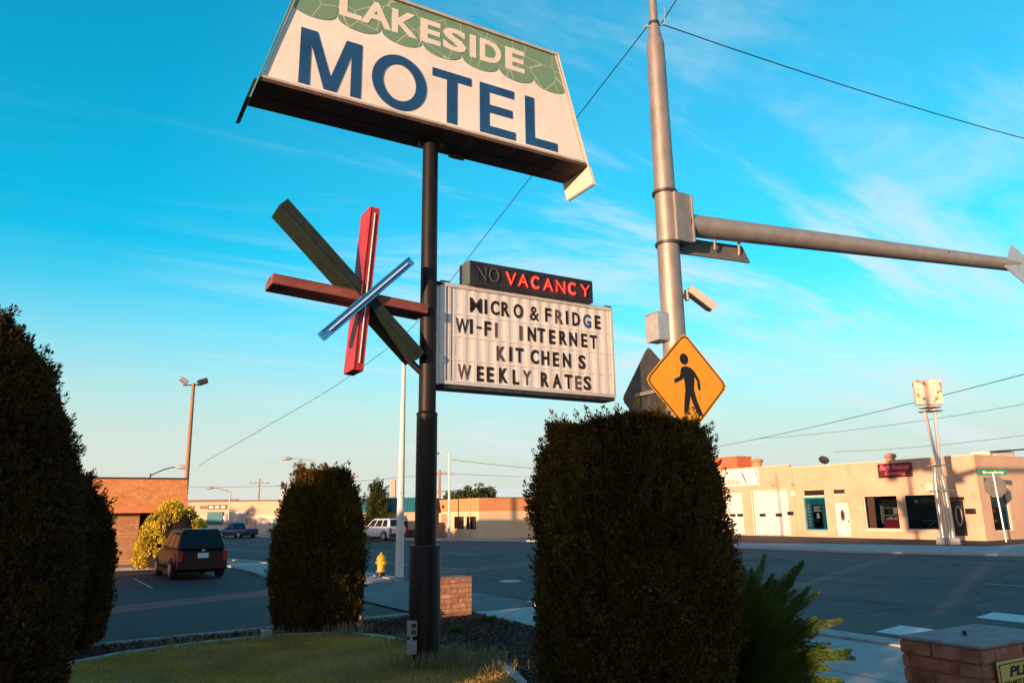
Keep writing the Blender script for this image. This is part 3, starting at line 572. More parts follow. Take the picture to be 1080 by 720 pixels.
# store boards on the front
g = thing('shop_sign', 'maroon board with pink red script lettering on the peach shop wall above its window', 'sign', (47, 30.6, 4.46), R(-90))
b = MB(wallM(0, 0)); b.box(-1.22, -.47, .004, 1.22, .47, .09); b.obj('board', 'maroon', g, bevel=.06)
text('Bark Avenue', 2.1, .36, wallM(0, -.092, 0, .2), 'pink', 'lettering', g, .03, .02, .35)
text('Grooming', 1.5, .36, wallM(.05, -.092, 0, -.22), 'pink', 'lettering', g, .03, .02, .35)
g = thing('wall_banner', 'white sign board with thin grey capital letters high above the garage doors', 'sign', (47, 44.9, 4.55), R(-90))
MB(wallM(0, 0)).box(-2.9, -.62, .004, 2.7, .72, .07).obj('board', mat('white board', (.74, .72, .66), rough=.7), g, bevel=.01)
text('REMODELING', 3.0, .42, wallM(-.82, -.072, 0, -.28), 'steeldark', 'lettering', g, -.004, .012)
b = MB(wallM(0, -.072)); b.prism([(.9, .66), (1.1, .3), (1.45, -.45), (1.35, -.45), (.98, .3)], 0, .012); b.obj('logo_stroke', 'steeldark', g); MB(wallM(0, -.072)).tube([(2.3, .68, 0), (2.6, .1, .005), (2.64, -.5, .005)], .03, 6).obj('logo_stroke', 'steeldark', g)
# roof things
o = thing('roof_unit', 'large orange red box on the roof behind the white sign board', 'roof unit', (49.5, 47.2, 4.82))
MB().box(-.9, -1.25, 0, .9, 1.4, 1.65).obj('casing', 'orangebox', o, bevel=.03); MB().box(-.95, -1.3, 1.651, .95, 1.45, 1.7).obj('lid', 'orangebox', o)
def vent(y, z, s, label, m='terracotta'):
    o = thing('roof_vent', label, 'roof vent', (48.2, y, 4.82), 0)
    MB().lathe([(.32*s, 0), (.32*s, z-.3), (.30*s, z-.3)], 14).obj('stack', m, o, smooth=True)
    MB().lathe([(.40*s, z-.28), (.44*s, z-.2), (.36*s, z-.05), (.1*s, z)], 14).obj('cap', m, o, smooth=True)
vent(43.4, 1.3, 1.2, 'round capped orange vent on the shop roof over the wider garage door'); vent(31.6, .85, .9, 'small orange vent on the shop roof above the maroon script sign')
o = thing('satellite_dish', 'small dark satellite dish on the edge of the shop roof', 'satellite dish', (47.6, 36.5, 5.0))
MB().tube([(0, 0, -.3), (0, 0, .35)], .03, 8).obj('mast', 'steeldark', o)
b = MB(Matrix.Translation((0, 0, .5)) @ Matrix.Rotation(R(50), 4, 'X') @ Matrix.Rotation(R(-30), 4, 'Y')); b.lathe([(.02, -.08), (.2, -.04), (.36, .06), (.37, .07), (.2, -.02), (.02, -.06)], 18); b.obj('dish', 'steeldark', o, smooth=True)
b = MB(); b.tube([(0, 0, .35), (-.2, -.3, .75)], .015, 6); b.obj('feed_arm', 'steeldark', o)
o = thing('roof_rail', 'white box with a dark rail on the shop roof at the right edge', 'roof unit', (50, 22, 4.82)); o.location = (52.0, 27.2, 4.82)
MB().box(-.6, -.8, 0, 1.8, .8, .75).obj('casing', 'whitewall', o, bevel=.02); b = MB(); b.tube([(-1.6, -1, .62), (5, -1.2, 1.05)], .05, 6); b.tube([(-1.5, -1, 0), (-1.5, -1, .63)], .04, 6); b.tube([(4.6, -1.2, 0), (4.6, -1.2, 1.03)], .04, 6); b.obj('rail', 'steeldark', o)

# --- orange and cream corner building
CB = thing('corner_building', 'low building with orange upper band and cream walls on the far street corner', 'building', (27.6, 63.5, 0), R(-90))
f0 = wallM(0, 0); XC = lambda y: 63.5-y
ops = [(XC(60.6), XC(59.3), .1, 2.0), (XC(57.9), XC(56.1), .8, 1.8), (XC(55.6), XC(53.9), .8, 1.8)]
b = MB(); wall(b, 10.1, 2.19, ops, f0); b.obj('front_wall', 'creamwall', CB)
b = MB(); wall(b, 10.1, 3.22, [], f0, z0=2.19); b.obj('front_band', 'orangewall', CB)
s0 = wallM(10.1, 0, R(90))
b = MB(); wall(b, 14, 2.19, [], s0, xa=.2502); b.obj('side_wall', 'creamwall', CB)
b = MB(); wall(b, 14, 3.22, [], s0, z0=2.19, xa=.2502); b.obj('side_band', 'orangewall', CB)
b = MB(); b.box(.26, .26, 2.9, 9.84, 14, 3.0); b.box(0, 13.8, 0, 10, 14, 2.9); b.box(0, .26, 0, .2, 13.8, 2.9); b.obj('roof', 'roof', CB)
b = MB(); b.box(-.03, -.04, 3.221, 10.14, .29, 3.27); b.box(9.82, .3, 3.221, 10.14, 14, 3.27); b.obj('coping', 'dark', CB)
d = MB(f0).box(XC(60.6), .1, -.15, XC(59.3), 2.0, -.08).obj('door', 'terracotta', CB, bevel=.01); MB(f0).box(XC(60.2), 1.1, -.08, XC(59.7), 1.85, -.07).obj('door_pane', 'greybox', d)
for a, c in ((57.9, 56.1), (55.6, 53.9)): window(CB, f0, XC(a), XC(c), .8, 1.8, 'dark', .06, 'carglass', back=-.05)
b = MB(f0); b.box(XC(60.7), .02, .003, XC(59.2), .75, .04); b.obj('door_panel', 'beigewall', CB)
b = MB(f0); b.box(XC(60.2), 2.5, .003, XC(59.9), 2.75, .1); b.obj('wall_light', 'dark', CB)
b = MB(f0); b.tube([(XC(54.9), 0, .06), (XC(54.9), 3.3, .06)], .03, 6); b.obj('downpipe', 'greybox', CB)

# --- teal roofed building behind the white car
TB = thing('teal_roof_building', 'beige building with a teal metal mansard roof and an arched window behind the white car', 'building', (19.6, 64.4, 0), R(-33))
t0 = wallM(0, 0)
b = MB(); wall(b, 7.6, 2.3, [(1.2, 1.8, .1, 1.9)], t0, z0=.9) if False else wall(b, 7.6, 2.3, [(1.0, 1.6, 0, 1.7)], t0); b.obj('wall', 'beigewall', TB)
b = MB(); b.box(0, .25, 0, .2, 9, 2.3); b.box(7.4, .25, 0, 7.6, 9, 2.3); b.box(.2, 8.8, 0, 7.4, 9, 2.3); b.obj('rear_wall', 'beigewall', TB)
b = MB(t0); b.box(1.7, 0, .003, 7.6, .75, .06); b.obj('brick_skirt', brickmat('dark brick', (.12, .04, .03), (.16, .06, .04), (.08, .05, .04), .2, .07), TB)
b = MB(); b.add([(-.3, -.35, 2.25), (7.9, -.35, 2.25), (7.9, .5, 3.45), (-.3, .5, 3.45), (-.3, 9.2, 2.25), (7.9, 9.2, 2.25), (7.9, 8.4, 3.45), (-.3, 8.4, 3.45)], [(0, 1, 2, 3), (3, 2, 6, 7), (5, 4, 7, 6), (0, 3, 7, 4), (1, 5, 6, 2), (0, 4, 5, 1)])
for k in range(28): b.add([(-.3+k*.3, -.37, 2.27), (-.27+k*.3, -.37, 2.27), (-.27+k*.3, .47, 3.47), (-.3+k*.3, .47, 3.47)], [(0, 1, 2, 3)])
b.obj('roof', 'tealroof', TB)
b = MB(t0); pts = [(5.2, .8)]+[(5.65+.45*math.cos(t), 1.45+.45*math.sin(t)) for t in np.linspace(math.pi, 0, 10)]+[(6.1, .8)]; b.prism(pts, .003, .05); w = b.obj('window', 'dark', TB)
MB(t0).box(5.3, .85, .051, 6.0, 1.5, .06).obj('pane', 'carglass', w)
d = MB(t0).box(1.0, 0, -.2, 1.6, 1.7, -.12).obj('door', 'maroon', TB)
b = MB(t0); b.box(.3, .9, .003, .8, 1.6, .03); b.obj('window', 'carglass', TB)
# white post and low fence pieces beside it
tag(MB().box(25.6, 62.2, 0, 25.9, 62.5, 2.9).obj('gate_post', 'stuccopale', bevel=.02), 'square pale post standing between the teal roofed building and the corner building', 'post')

# --- far left shops
FL = thing('far_shops', 'long low peach shop row with a red roof edge at the far street end', 'building', (9.2, 95, 0), R(-34))
q0 = wallM(0, 0)
b = MB(); wall(b, 13.2, 3.7, [(10.2, 12.2, 0, 1.9)], q0); b.obj('wall', 'pinkwall', FL)
b = MB(); b.box(0, .25, 0, .2, 10, 3.5); b.box(13, .25, 0, 13.2, 10, 3.5); b.box(.2, 9.8, 0, 13, 10, 3.5); b.box(.2, .25, 3.3, 13, 9.8, 3.4); b.obj('roof', 'roof', FL)
b = MB(); b.box(-.05, -.08, 3.701, 13.25, .3, 3.86); b.box(-.05, -.08, 3.861, 8, .3, 3.98); b.obj('roof_edge', 'maroon', FL)
b = MB(q0); b.box(0, 1.75, .003, 13.2, 2.15, .12); b.obj('canopy', 'whitewall', FL)
b = MB(q0); b.box(10.2, 0, -.2, 12.2, 1.9, -.12); b.obj('garage_door', 'whitewall', FL)
for a, c, m_ in ((.4, 1.6, 'interior'), (3.0, 3.5, 'interior'), (6.8, 9.2, 'greybox'), (4.6, 6.4, 'tealroof')):
    w = MB(q0).box(a, 1.2 if m_ != 'interior' else .35, .121 if m_ != 'interior' else .003, c, 1.74 if m_ == 'interior' else 2.6, .2 if m_ != 'interior' else .03).obj('window' if m_ == 'interior' else 'awning', m_, FL)
b = MB(q0); b.box(3.6, .0, .003, 9.5, 1.1, .04); b.obj('lower_panel', 'whitewall', FL)
b = MB(q0); b.box(12.25, 0, .003, 13.2, 1.8, .05); b.obj('side_door', 'tealroof', FL)
b = MB(q0)
for k, (a, c) in enumerate(((1.9, 2.2), (2.3, 2.6), (2.7, 2.95), (3.6, 4.0), (4.1, 4.4))): b.box(a, 2.95, .003, c, 3.3, .05)
b.obj('wall_lettering', 'maroon', FL)
b = MB(q0); b.box(4.5, 2.85, .003, 6.8, 3.4, .06); s_ = b.obj('name_board', 'maroon', FL)
for a in (4.7, 5.4, 6.1): MB(q0).box(a, 2.97, .061, a+.45, 3.28, .07).obj('board_mark', 'whitewall', s_)
WB = thing('white_building', 'tall narrow white building end beside the clipped column shrub', 'building', (19.9, 87.5, 0), R(-34))
MB().box(0, 0, 0, 3.5, 6, 5.0).obj('wall', 'whitewall', WB, bevel=.02); MB().box(-.05, -.05, 5.001, 3.55, 6.05, 5.12).obj('roof', 'roof', WB)
d = MB(wallM(0, 0)).box(.5, .05, .003, 1.3, 2.0, .05).obj('door', 'tealroof', WB)
o = thing('box_sign', 'tan box sign standing behind the teal roof beside the white pole', 'sign', (24.6, 64.5, 0), R(-30))
MB().tube([(0, 0, 0), (0, 0, 3.6)], .1, 8).obj('pole', 'steeldark', o); MB().box(-.24, -.2, 3.4, .24, .2, 5.1).obj('panel', 'beigewall', o, bevel=.03)

# --- motel office with its mansard
MO = thing('motel_office', 'motel office with a sloping orange shingle mansard over tan brick walls', 'building', (-9, 36, 0), 0)
b = MB(); b.add([(-.6, -.75, 2.5), (13.12, -.75, 2.5), (13.08, -.15, 3.64), (-.6, -.15, 3.64), (-.6, 4.9, 2.5), (13.12, 4.9, 2.5), (13.08, 4.4, 3.64), (-.6, 4.4, 3.64)],
                [(0, 1, 2, 3), (3, 2, 6, 7), (1, 5, 6, 2), (5, 4, 7, 6), (4, 0, 3, 7)]); b.obj('mansard', 'shingle', MO)
b = MB(); b.box(-.64, -.79, 2.22, 13.16, 4.94, 2.498); b.obj('fascia', 'fascia', MO)
b = MB(); b.box(-.6, -.2, 3.641, 13.1, 4.4, 3.70); b.box(3, 1, 3.701, 9.6, 4, 3.82); b.obj('roof', 'dark', MO)
b = MB(); wall(b, 11.35, 2.21, [], wallM(0, .0)); b.obj('wall', 'offwall', MO)
b = MB(); b.box(11.35, .9, 0, 12.9, 1.0, 2.219); b.box(11.2, .25, 0, 11.35, .9, 2.219); b.box(12.9, -.1, 0, 13.05, 4.7, 2.219); b.box(0, 4.5, 0, 12.9, 4.7, 2.21); b.obj('recess_wall', 'interior', MO)
d = MB(wallM(11.5, .9)).box(0, .02, .003, .85, 2.0, .05).obj('door', 'dark', MO)
b = MB(); b.box(2, -2.2, 0, 13.0, -.001, .12); b.obj('step', 'curb', MO, bevel=.02)

# --- unseen wings added behind the camera to shade the street; gaps pass the sun
def wing(y0, y1, label, h=4.3, z0=0, x0=-19, x1=-12, m='shadewall'):
    k = math.cos(R(SUN_AZ))/math.sin(R(SUN_AZ))          # end walls run along the light
    w = thing('shade_wing', label, 'building', (x1, y0, 0), 0, 'added shade wings behind the viewer')
    L = y1-y0; dx = x0-x1
    MB().prism([(0, 0), (0, L), (dx, L+dx*k), (dx, dx*k)], 0, h-.35).obj('wall', m, w)
    e = .0
    MB().prism([(.5, 0+e), (.5, L-e), (dx-.5, L+dx*k), (dx-.5, dx*k)], h-.349, h).obj('roof', 'roof', w)
    n = max(1, int(L/4))
    for i in range(n):
        y = (i+.5)*L/n
        MB().box(.004, y-.45, .05, .06, y+.45, 2.1).obj('door', 'tealroof', w)
        if L > 4: MB().box(.004, y+.8, .9, .05, y+1.9, 2.0).obj('window', 'carglass', w)
wing(-34, -3.5, 'added shade wing farthest to the right behind the viewer')
wing(-3.2, .55, 'short added shade wing behind the viewer left of the long one')
wing(.85, 4.6, 'added shade wing behind the viewer in the middle of the row')
wing(5.4, 13.15, 'added shade wing behind the viewer next to the garden side', 3.75)
wing(14.5, 24.6, 'added shade wing behind the viewer nearest the office')
for y0, y1, z, z2 in ((3.9, 5.2, 2.45, 4.2), (12.4, 14.3, 2.95, 3.7)):  # added blocks that cap the sunlight passing through the gaps
    tag(MB().box(-13.6, y0, z, -12.6, y1, z2).obj('shade_lintel', 'shadewall'), 'added block over the %s gap between two shade wings' % ('narrow' if z2 > 4 else 'wide'), 'roof')
for y0, y1, z in ((3.3, 4.75, 1.72), (11.9, 13.8, 1.0)):  # added blocks that stop the lowest sunlight in the gaps
    tag(MB().box(-14.3, y0, 0, -14.0, y1, z).obj('shade_sill', 'shadewall'), 'added low block closing the %s gap between two shade wings' % ('narrow' if z > 1.5 else 'wide'), 'wall')
o = thing('blocker', 'long low warehouse added unseen behind the office to shade the far street', 'building', (-26, 33, 0)); MB().box(-8, 0, 0, 0, 90, 4.6).obj('wall', 'shadewall', o); MB().box(-8.2, -.2, 4.601, .2, 90.2, 4.8).obj('roof', 'roof', o)  # unseen block added to keep the far street in shade

# ------------------------------------------------------------------ motel sign, star, reader board, pole
PX, PY = 4.2, 9.73
mp_ = thing('sign_pole', 'tall black painted steel pole with a wider sleeve at its foot in the lawn', 'pole', (PX, PY, .09))
MB().tube([(0, 0, 1.4), (0, 0, 3.3)], [.150, .148], 28).obj('lower_pole', 'blackpole', mp_, smooth=True)
MB().tube([(0, 0, 3.3), (0, 0, 3.34), (0, 0, 7.56)], [.16, .125, .118], 28).obj('upper_pole', 'blackpole', mp_, smooth=True)
b = MB(); b.lathe([(.212, -.05), (.212, 1.48), (.205, 1.5), (.14, 1.502)], 32); b.obj('sleeve', 'blackpole', mp_, smooth=True)
b = MB(); b.lathe([(.215, 1.47), (.218, 1.475), (.218, 1.5), (.2, 1.505)], 32); b.obj('sleeve_lip', 'steeldark', mp_, smooth=True)
for z in (5.28, 3.72): MB().tube([(.12, -.0, z), (.25, .02, z)], .035, 8).obj('bracket', 'blackpole', mp_)

SG = thing('motel_sign', 'big cream LAKESIDE MOTEL box sign with slanted ends on top of the black pole', 'sign', (PX, 9.63, 7.65))
y0, y1 = 9.27, 10.0; zb_, zt = 7.65, 9.62
xl, xr, xtl, xtr = 1.51, 6.86, 2.06, 6.30
def slab(b, x0b, x1b, x0t, x1t, za, zb2, ya, yb):
    b.add([(x0b, ya, za), (x1b, ya, za), (x1b, yb, za), (x0b, yb, za), (x0t, ya, zb2), (x1t, ya, zb2), (x1t, yb, zb2), (x0t, yb, zb2)],
          [(0, 3, 2, 1), (4, 5, 6, 7), (0, 1, 5, 4), (1, 2, 6, 5), (2, 3, 7, 6), (3, 0, 4, 7)])
b = W(SG); slab(b, xl+.03, xr-.03, xtl+.03, xtr-.03, zb_+.03, zt-.03, y0+.012, y1-.02); b.obj('face', 'signface', SG)
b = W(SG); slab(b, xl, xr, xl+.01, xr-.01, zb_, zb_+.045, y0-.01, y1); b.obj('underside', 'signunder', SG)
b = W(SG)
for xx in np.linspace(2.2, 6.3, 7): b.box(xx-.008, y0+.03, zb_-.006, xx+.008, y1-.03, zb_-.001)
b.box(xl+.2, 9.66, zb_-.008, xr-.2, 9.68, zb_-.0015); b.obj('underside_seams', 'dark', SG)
b = W(SG); b.box(xtl-.02, y0-.03, zt-.05, xtr+.02, y1+.02, zt+.0); slab(b, xl, xr, xl+.005, xr-.005, zb_+.046, zb_+.085, y0-.02, y0+.01)
b.obj('frame', 'signframe', SG, bevel=.006)
ks = (xtl-xl)/(zt-zb_)
for sgn, xb, xt, nm, mm in ((-1, xl, xtl, 'left', 'teal'), (1, xr, xtr, 'right', 'cream')):
    b = W(SG); d = .018*sgn; zf = 7.36
    xf = xb + (xb-xt)*(zb_-zf)/(zt-zb_)
    slab(b, min(xf, xf+d), max(xf, xf+d), min(xt, xt+d), max(xt, xt+d), zf, zt+.005, y0-.03, y1+.02); sp = b.obj('side_plate', mm, SG)
    b = W(SG); slab(b, min(xb-sgn*.004, xb-sgn*.03), max(xb-sgn*.004, xb-sgn*.03), min(xt-sgn*.004, xt-sgn*.03), max(xt-sgn*.004, xt-sgn*.03), zb_+.09, zt-.05, y0-.022, y0+.01); b.obj('face_trim', 'signframe', SG)
W(SG).lathe([(.17, 7.60), (.2, 7.62), (.2, 7.648)], 20, (PX, PY)).obj('pole_collar', 'dark', SG); W(SG).tube([(4.6, 9.9, 7.60), (4.85, 9.9, 7.60)], .04, 8).obj('conduit_end', 'steeldark', SG)
for x_, xt_, nm_ in ((xl, xtl, 'dark'), (xr, xtr, 'cream')):
    k_ = (x_-xt_)/(zt-zb_); b = W(SG); d0 = -.055 if x_ == xl else .02
    slab(b, x_+k_*(zb_-7.35)+d0, x_+k_*(zb_-7.35)+d0+.035, x_+d0, x_+d0+.035, 7.35, zb_-.002, y0-.028, y1+.018); b.obj('fin', nm_, SG)
# green scalloped band
m, nt, bs = nodes('green leaf band'); N_, L_ = nt.nodes, nt.links.new
t_ = N_.new('ShaderNodeTexCoord'); v_ = N_.new('ShaderNodeTexVoronoi'); v_.feature = 'DISTANCE_TO_EDGE'; v_.inputs['Scale'].default_value = 2.4; L_(t_.outputs['Object'], v_.inputs[0])
r_ = N_.new('ShaderNodeValToRGB'); r_.color_ramp.elements[0].position = .006; r_.color_ramp.elements[0].color = (.42, .46, .36, 1); r_.color_ramp.elements[1].position = .016; r_.color_ramp.elements[1].color = (.145, .27, .17, 1)
L_(v_.outputs[0], r_.inputs[0]); L_(r_.outputs[0], bs.inputs['Base Color']); bs.inputs['Roughness'].default_value = .5; M['leafband'] = m
b = W(SG); top = zt-.06; nsc = 7; xa, xb = 1.86, 6.50
edgex = np.linspace(xa, xb, nsc+1); b.M = b.M @ Matrix(((1, 0, 0, 0), (0, 0, 1, y0+.004), (0, 1, 0, 0), (0, 0, 0, 1)))
for i in range(nsc):
    a_, c_ = edgex[i]+.006, edgex[i+1]-.006; pts = []
    for t in np.linspace(0, math.pi, 12):
        x = (a_+c_)/2-(c_-a_)/2*math.cos(t); z = 9.02-.17*math.sin(t)**.8
        pts.append((x, z))
    lx, rx = xl+.06+(9.02-zb_)*ks, xr-.06-(9.02-zb_)*ks
    fx = lambda x, z: max(xl+.05+(z-zb_)*ks, min(xr-.05-(z-zb_)*ks, x))
    pts = [(fx(x, z), z) for x, z in pts]
    pts += [(fx(c_, top), top), (fx(a_, top), top)]
    b.prism(pts, -.001, .0055)
b.obj('leaf_band', 'leafband', SG)
def letter_poly(ch):
    if ch == 'M': return [[(0, 0), (.17, 0), (.17, .76), (.40, 0), (.60, 0), (.83, .76), (.83, 0), (1, 0), (1, 1), (.74, 1), (.5, .24), (.26, 1), (0, 1)]]
    if ch == 'T': return [[(.37, 0), (.63, 0), (.63, .84), (1, .84), (1, 1), (0, 1), (0, .84), (.37, .84)]]
    if ch == 'E': return [[(0, 0), (1, 0), (1, .16), (.26, .16), (.26, .43), (.92, .43), (.92, .59), (.26, .59), (.26, .84), (.97, .84), (.97, 1), (0, 1)]]
    if ch == 'L': return [[(0, 0), (1, 0), (1, .17), (.28, .17), (.28, 1), (0, 1)]]
for ch, x0_, x1_ in (('M', 2.03, 2.91), ('T', 4.02, 4.68), ('E', 4.83, 5.47), ('L', 5.66, 6.27)):
    bb = W(SG); bb.M = bb.M @ Matrix(((x1_-x0_, 0, 0, x0_), (0, 0, 1, y0+.006), (0, .86, 0, 7.78), (0, 0, 0, 1)))
    bm = bmesh.new()
    for poly in letter_poly(ch):
        fr = [bm.verts.new((x, y, -.004)) for x, y in poly]; f = bm.faces.new(fr)
        r = bmesh.ops.extrude_face_region(bm, geom=[f]); bmesh.ops.translate(bm, verts=[v for v in r['geom'] if isinstance(v, bmesh.types.BMVert)], vec=(0, 0, .009))
    bmesh.ops.triangulate(bm, faces=bm.faces[:]); bmesh.ops.recalc_face_normals(bm, faces=bm.faces[:])
    me = bpy.data.meshes.new('letter'); bm.to_mesh(me); me.transform(bb.M); me.materials.append(M['blueletter'])
    o = bpy.data.objects.new('letter', me); COL.objects.link(o); o.parent = SG
b = W(SG); b.M = b.M @ Matrix(((1, 0, 0, 3.495), (0, 0, 1, y0-.001), (0, 1, 0, 8.215), (0, 0, 0, 1)))
n = 48; vs = []
for z in (0, .013):
    for rx, rz in ((.425, .445), (.262, .30)):
        vs += [(rx*math.cos(2*math.pi*k/n), rz*math.sin(2*math.pi*k/n), z) for k in range(n)]
fs = [(k, (k+1) % n, n+(k+1) % n, n+k) for k in range(n)]+[(2*n+k, 3*n+k, 3*n+(k+1) % n, 2*n+(k+1) % n) for k in range(n)]
fs += [(k, 2*n+k, 2*n+(k+1) % n, (k+1) % n) for k in range(n)]+[(n+k, n+(k+1) % n, 3*n+(k+1) % n, 3*n+k) for k in range(n)]
b.add(vs, fs); b.obj('letter', 'blueletter', SG)
lxs = np.linspace(2.75, 5.55, 8); 
for ch, cx, wd in (('L', 2.72, .34), ('A', 3.11, .47), ('K', 3.56, .42), ('E', 3.98, .34), ('S', 4.39, .40), ('I', 4.71, .11), ('D', 5.03, .39), ('E', 5.48, .36)):
    Mx = (Matrix.Translation(-SG.location) @ wallM(cx, y0+.002, 0, 9.225)); text(ch, wd, .40, Mx, 'cream', 'letter', SG, .035, .005)

# reader board
RB = thing('reader_board', 'white changeable letter board of four text rows fixed beside the black pole', 'sign', (6.0, 9.85, 3.78))
bx0, bx1, bz0, bz1 = 4.38, 7.6, 3.80, 5.40
b = W(RB); b.box(bx0+.02, 9.76, bz0+.05, bx1-.02, 10.06, bz1-.02); b.obj('case', 'boardframe', RB)
b = W(RB); b.box(bx0+.02, 9.755, bz0, bx1, 10.07, bz0+.049); b.obj('base_tray', 'steeldark', RB)
b = W(RB); n = 64; xs = np.linspace(bx0+.2, bx1-.06, n)       # corrugated panel
vs = [(x, 9.748-(.007 if k % 4 < 2 else 0), z) for z in (bz0+.1, bz1-.06) for k, x in enumerate(xs)]
b.add(vs, [(k, k+1, n+k+1, n+k) for k in range(n-1)]); b.obj('panel', 'boardface', RB)
b = W(RB); b.box(bx0, 9.715, bz1-.06, bx1, 9.758, bz1); b.box(bx0, 9.715, bz0+.05, bx1, 9.758, bz0+.11); b.box(bx0, 9.715, bz0+.111, bx0+.10, 9.758, bz1-.061); b.box(bx0+.14, 9.725, bz0+.111, bx0+.19, 9.758, bz1-.061); b.box(bx1-.05, 9.715, bz0+.111, bx1, 9.758, bz1-.061); b.obj('frame', 'boardframe', RB, bevel=.004)
for z in (4.94, 4.59, 4.23): W(RB).box(bx0+.195, 9.734, z-.007, bx1-.055, 9.745, z+.007).obj('letter_track', 'boardface', RB)
for x, z in ((bx0+.02, bz1+.0), (bx1-.14, bz1)): W(RB).box(x, 9.73, z+.001, x+.14, 9.8, z+.03).obj('hinge', 'steeldark', RB)
rows = [(5.115, [('M', 4.99), ('I', 5.16), ('C', 5.32), ('R', 5.51), ('O', 5.74), ('&', 6.04), ('F', 6.30), ('R', 6.51), ('I', 6.67), ('D', 6.85), ('G', 7.07), ('E', 7.29)]),
        (4.765, [('W', 4.755), ('I', 4.91), ('-', 5.04), ('F', 5.19), ('I', 5.34), ('I', 5.78), ('N', 5.985), ('T', 6.16), ('E', 6.37), ('R', 6.58), ('N', 6.78), ('E', 7.0), ('T', 7.19)]),
        (4.40, [('K', 5.42), ('I', 5.59), ('T', 5.75), ('C', 6.03), ('H', 6.23), ('E', 6.43), ('N', 6.64), ('S', 6.94)]),
        (4.05, [('W', 4.79), ('E', 5.06), ('E', 5.23), ('K', 5.46), ('L', 5.68), ('Y', 5.88), ('R', 6.21), ('A', 6.44), ('T', 6.66), ('E', 6.85), ('S', 7.03)])]
wid = dict(M=.20, W=.21, I=.045, O=.165, G=.155, D=.145, R=.145, A=.165, N=.15, C=.145, K=.15, S=.14, T=.14, E=.115, F=.11, L=.115, H=.145, Y=.15)
wid['&'] = .16; wid['-'] = .08
k = 0
for z, r in rows:
    for ch, x in r:
        k += 1; hh = .235 if ch != '-' else .035
        mt = 'blue2' if (ch == 'G') else ('brownletter' if k in (8, 17, 26, 18, 34, 39, 43) else 'blackletter')
        Mx = Matrix.Translation(-RB.location) @ wallM(x, 9.738, R(random.uniform(-1, 1)), z+random.uniform(-.006, .006))
        text(ch, wid[ch]*1.02, hh, Mx, mt, 'letter', RB, .03 if ch not in 'MW&' else .004, .004)

# neon vacancy box
VB = thing('vacancy_sign', 'black box with unlit NO and glowing red VACANCY neon above the white letter board', 'sign', (6.0, 9.8, 5.4))
b = W(VB); b.box(4.84, 9.63, 5.402, 7.14, 9.98, 5.785); b.obj('case', 'blackbox', VB, bevel=.008)
W(VB).box(4.83, 9.625, 5.405, 4.8385, 9.985, 5.79).obj('side_panel', 'boxside', VB)
strokes = {'N': [[(0, 0), (0, 1), (1, 0), (1, 1)]], 'O': [[(.5+.5*math.cos(t), .5+.5*math.sin(t)) for t in np.linspace(0, 2*math.pi, 17)]],
           'V': [[(0, 1), (.5, 0), (1, 1)]], 'A': [[(0, 0), (.5, 1), (1, 0)], [(.2, .35), (.8, .35)]],
           'C': [[(.5+.5*math.cos(t), .5+.5*math.sin(t)) for t in np.linspace(.8, 2*math.pi-.8, 13)]], 'Y': [[(0, 1), (.5, .5), (1, 1)], [(.5, .5), (.5, 0)]]}
def neon(ch, x, z, w, h, m_, off=.0):
    b = W(VB)
    for st in strokes[ch]:
        for s_ in ((1, .0), (.80, .006)) if ch in 'OCVANY' and m_ == 'neon' else ((1, 0),):
            q = [(x+w/2+(px-.5)*w*s_[0], 9.605-s_[1], z+h/2+(pz-.5)*h*s_[0]) for px, pz in st]
            b.tube(q, .0095, 6)
    return b.obj('neon_letter', m_, VB, smooth=True)
neon('N', 4.95, 5.49, .15, .21, 'neonoff'); neon('O', 5.16, 5.49, .16, .21, 'neonoff')
for ch, x in zip('VACANCY', (5.46, 5.68, 5.92, 6.15, 6.39, 6.63, 6.88)): neon(ch, x, 5.485, .165, .20, 'neon')

# star of four crossing bars
ST = thing('star_sign', 'star of four crossing red, green and blue bars left of the black pole', 'sign', (3.16, 9.7, 4.99))
def bar(p, q, w, yf, d, m_, lab, tube=True, tc_='tube'):
    p = Vector((p[0], 0, p[1])); q = Vector((q[0], 0, q[1])); u = (q-p).normalized(); s_ = Vector((-u.z, 0, u.x))*w/2
    b = W(ST); vs = []
    for y in (yf, yf+d):
        for c in (p-s_, q-s_, q+s_, p+s_): vs.append((c.x, y, c.z))
    b.add(vs, [(0, 1, 2, 3), (7, 6, 5, 4), (0, 4, 5, 1), (1, 5, 6, 2), (2, 6, 7, 3), (3, 7, 4, 0)])
    o = b.obj('bar', m_, ST, bevel=.006); bm = bmesh.new(); bm.from_mesh(o.data); bmesh.ops.recalc_face_normals(bm, faces=bm.faces); bm.to_mesh(o.data); o['label'] = lab
    b = W(ST); e = .05
    for s2 in (-1, 1):
        a_ = p+u*.02+s_*.86*s2; c_ = q-u*.02+s_*.86*s2; b.tube([(a_.x, yf-.004, a_.z), (c_.x, yf-.004, c_.z)], .008, 6)
    b.obj('edge_trim', m_ if m_ != 'starblue' else 'starblue', o)
    if tube:
        b = W(ST); a_ = p+u*.1; c_ = q-u*.1; b.tube([(a_.x, yf-.018, a_.z), (c_.x, yf-.018, c_.z)], .009, 8); b.obj('neon_tube', tc_, o, smooth=True)
bar((3.09, 3.90), (3.26, 6.28), .15, 9.50, .42, 'starred', 'bright red upright bar')
bar((1.90, 5.02), (4.10, 4.88), .14, 9.507, .42, 'stardull', 'faded red level bar', False)
bar((1.98, 6.10), (4.0, 4.18), .16, 9.494, .48, 'stargreen', 'dark green long slanting bar', False)
bar((2.58, 4.31), (3.80, 5.55), .13, 9.42, .16, 'starblue', 'short blue bar')
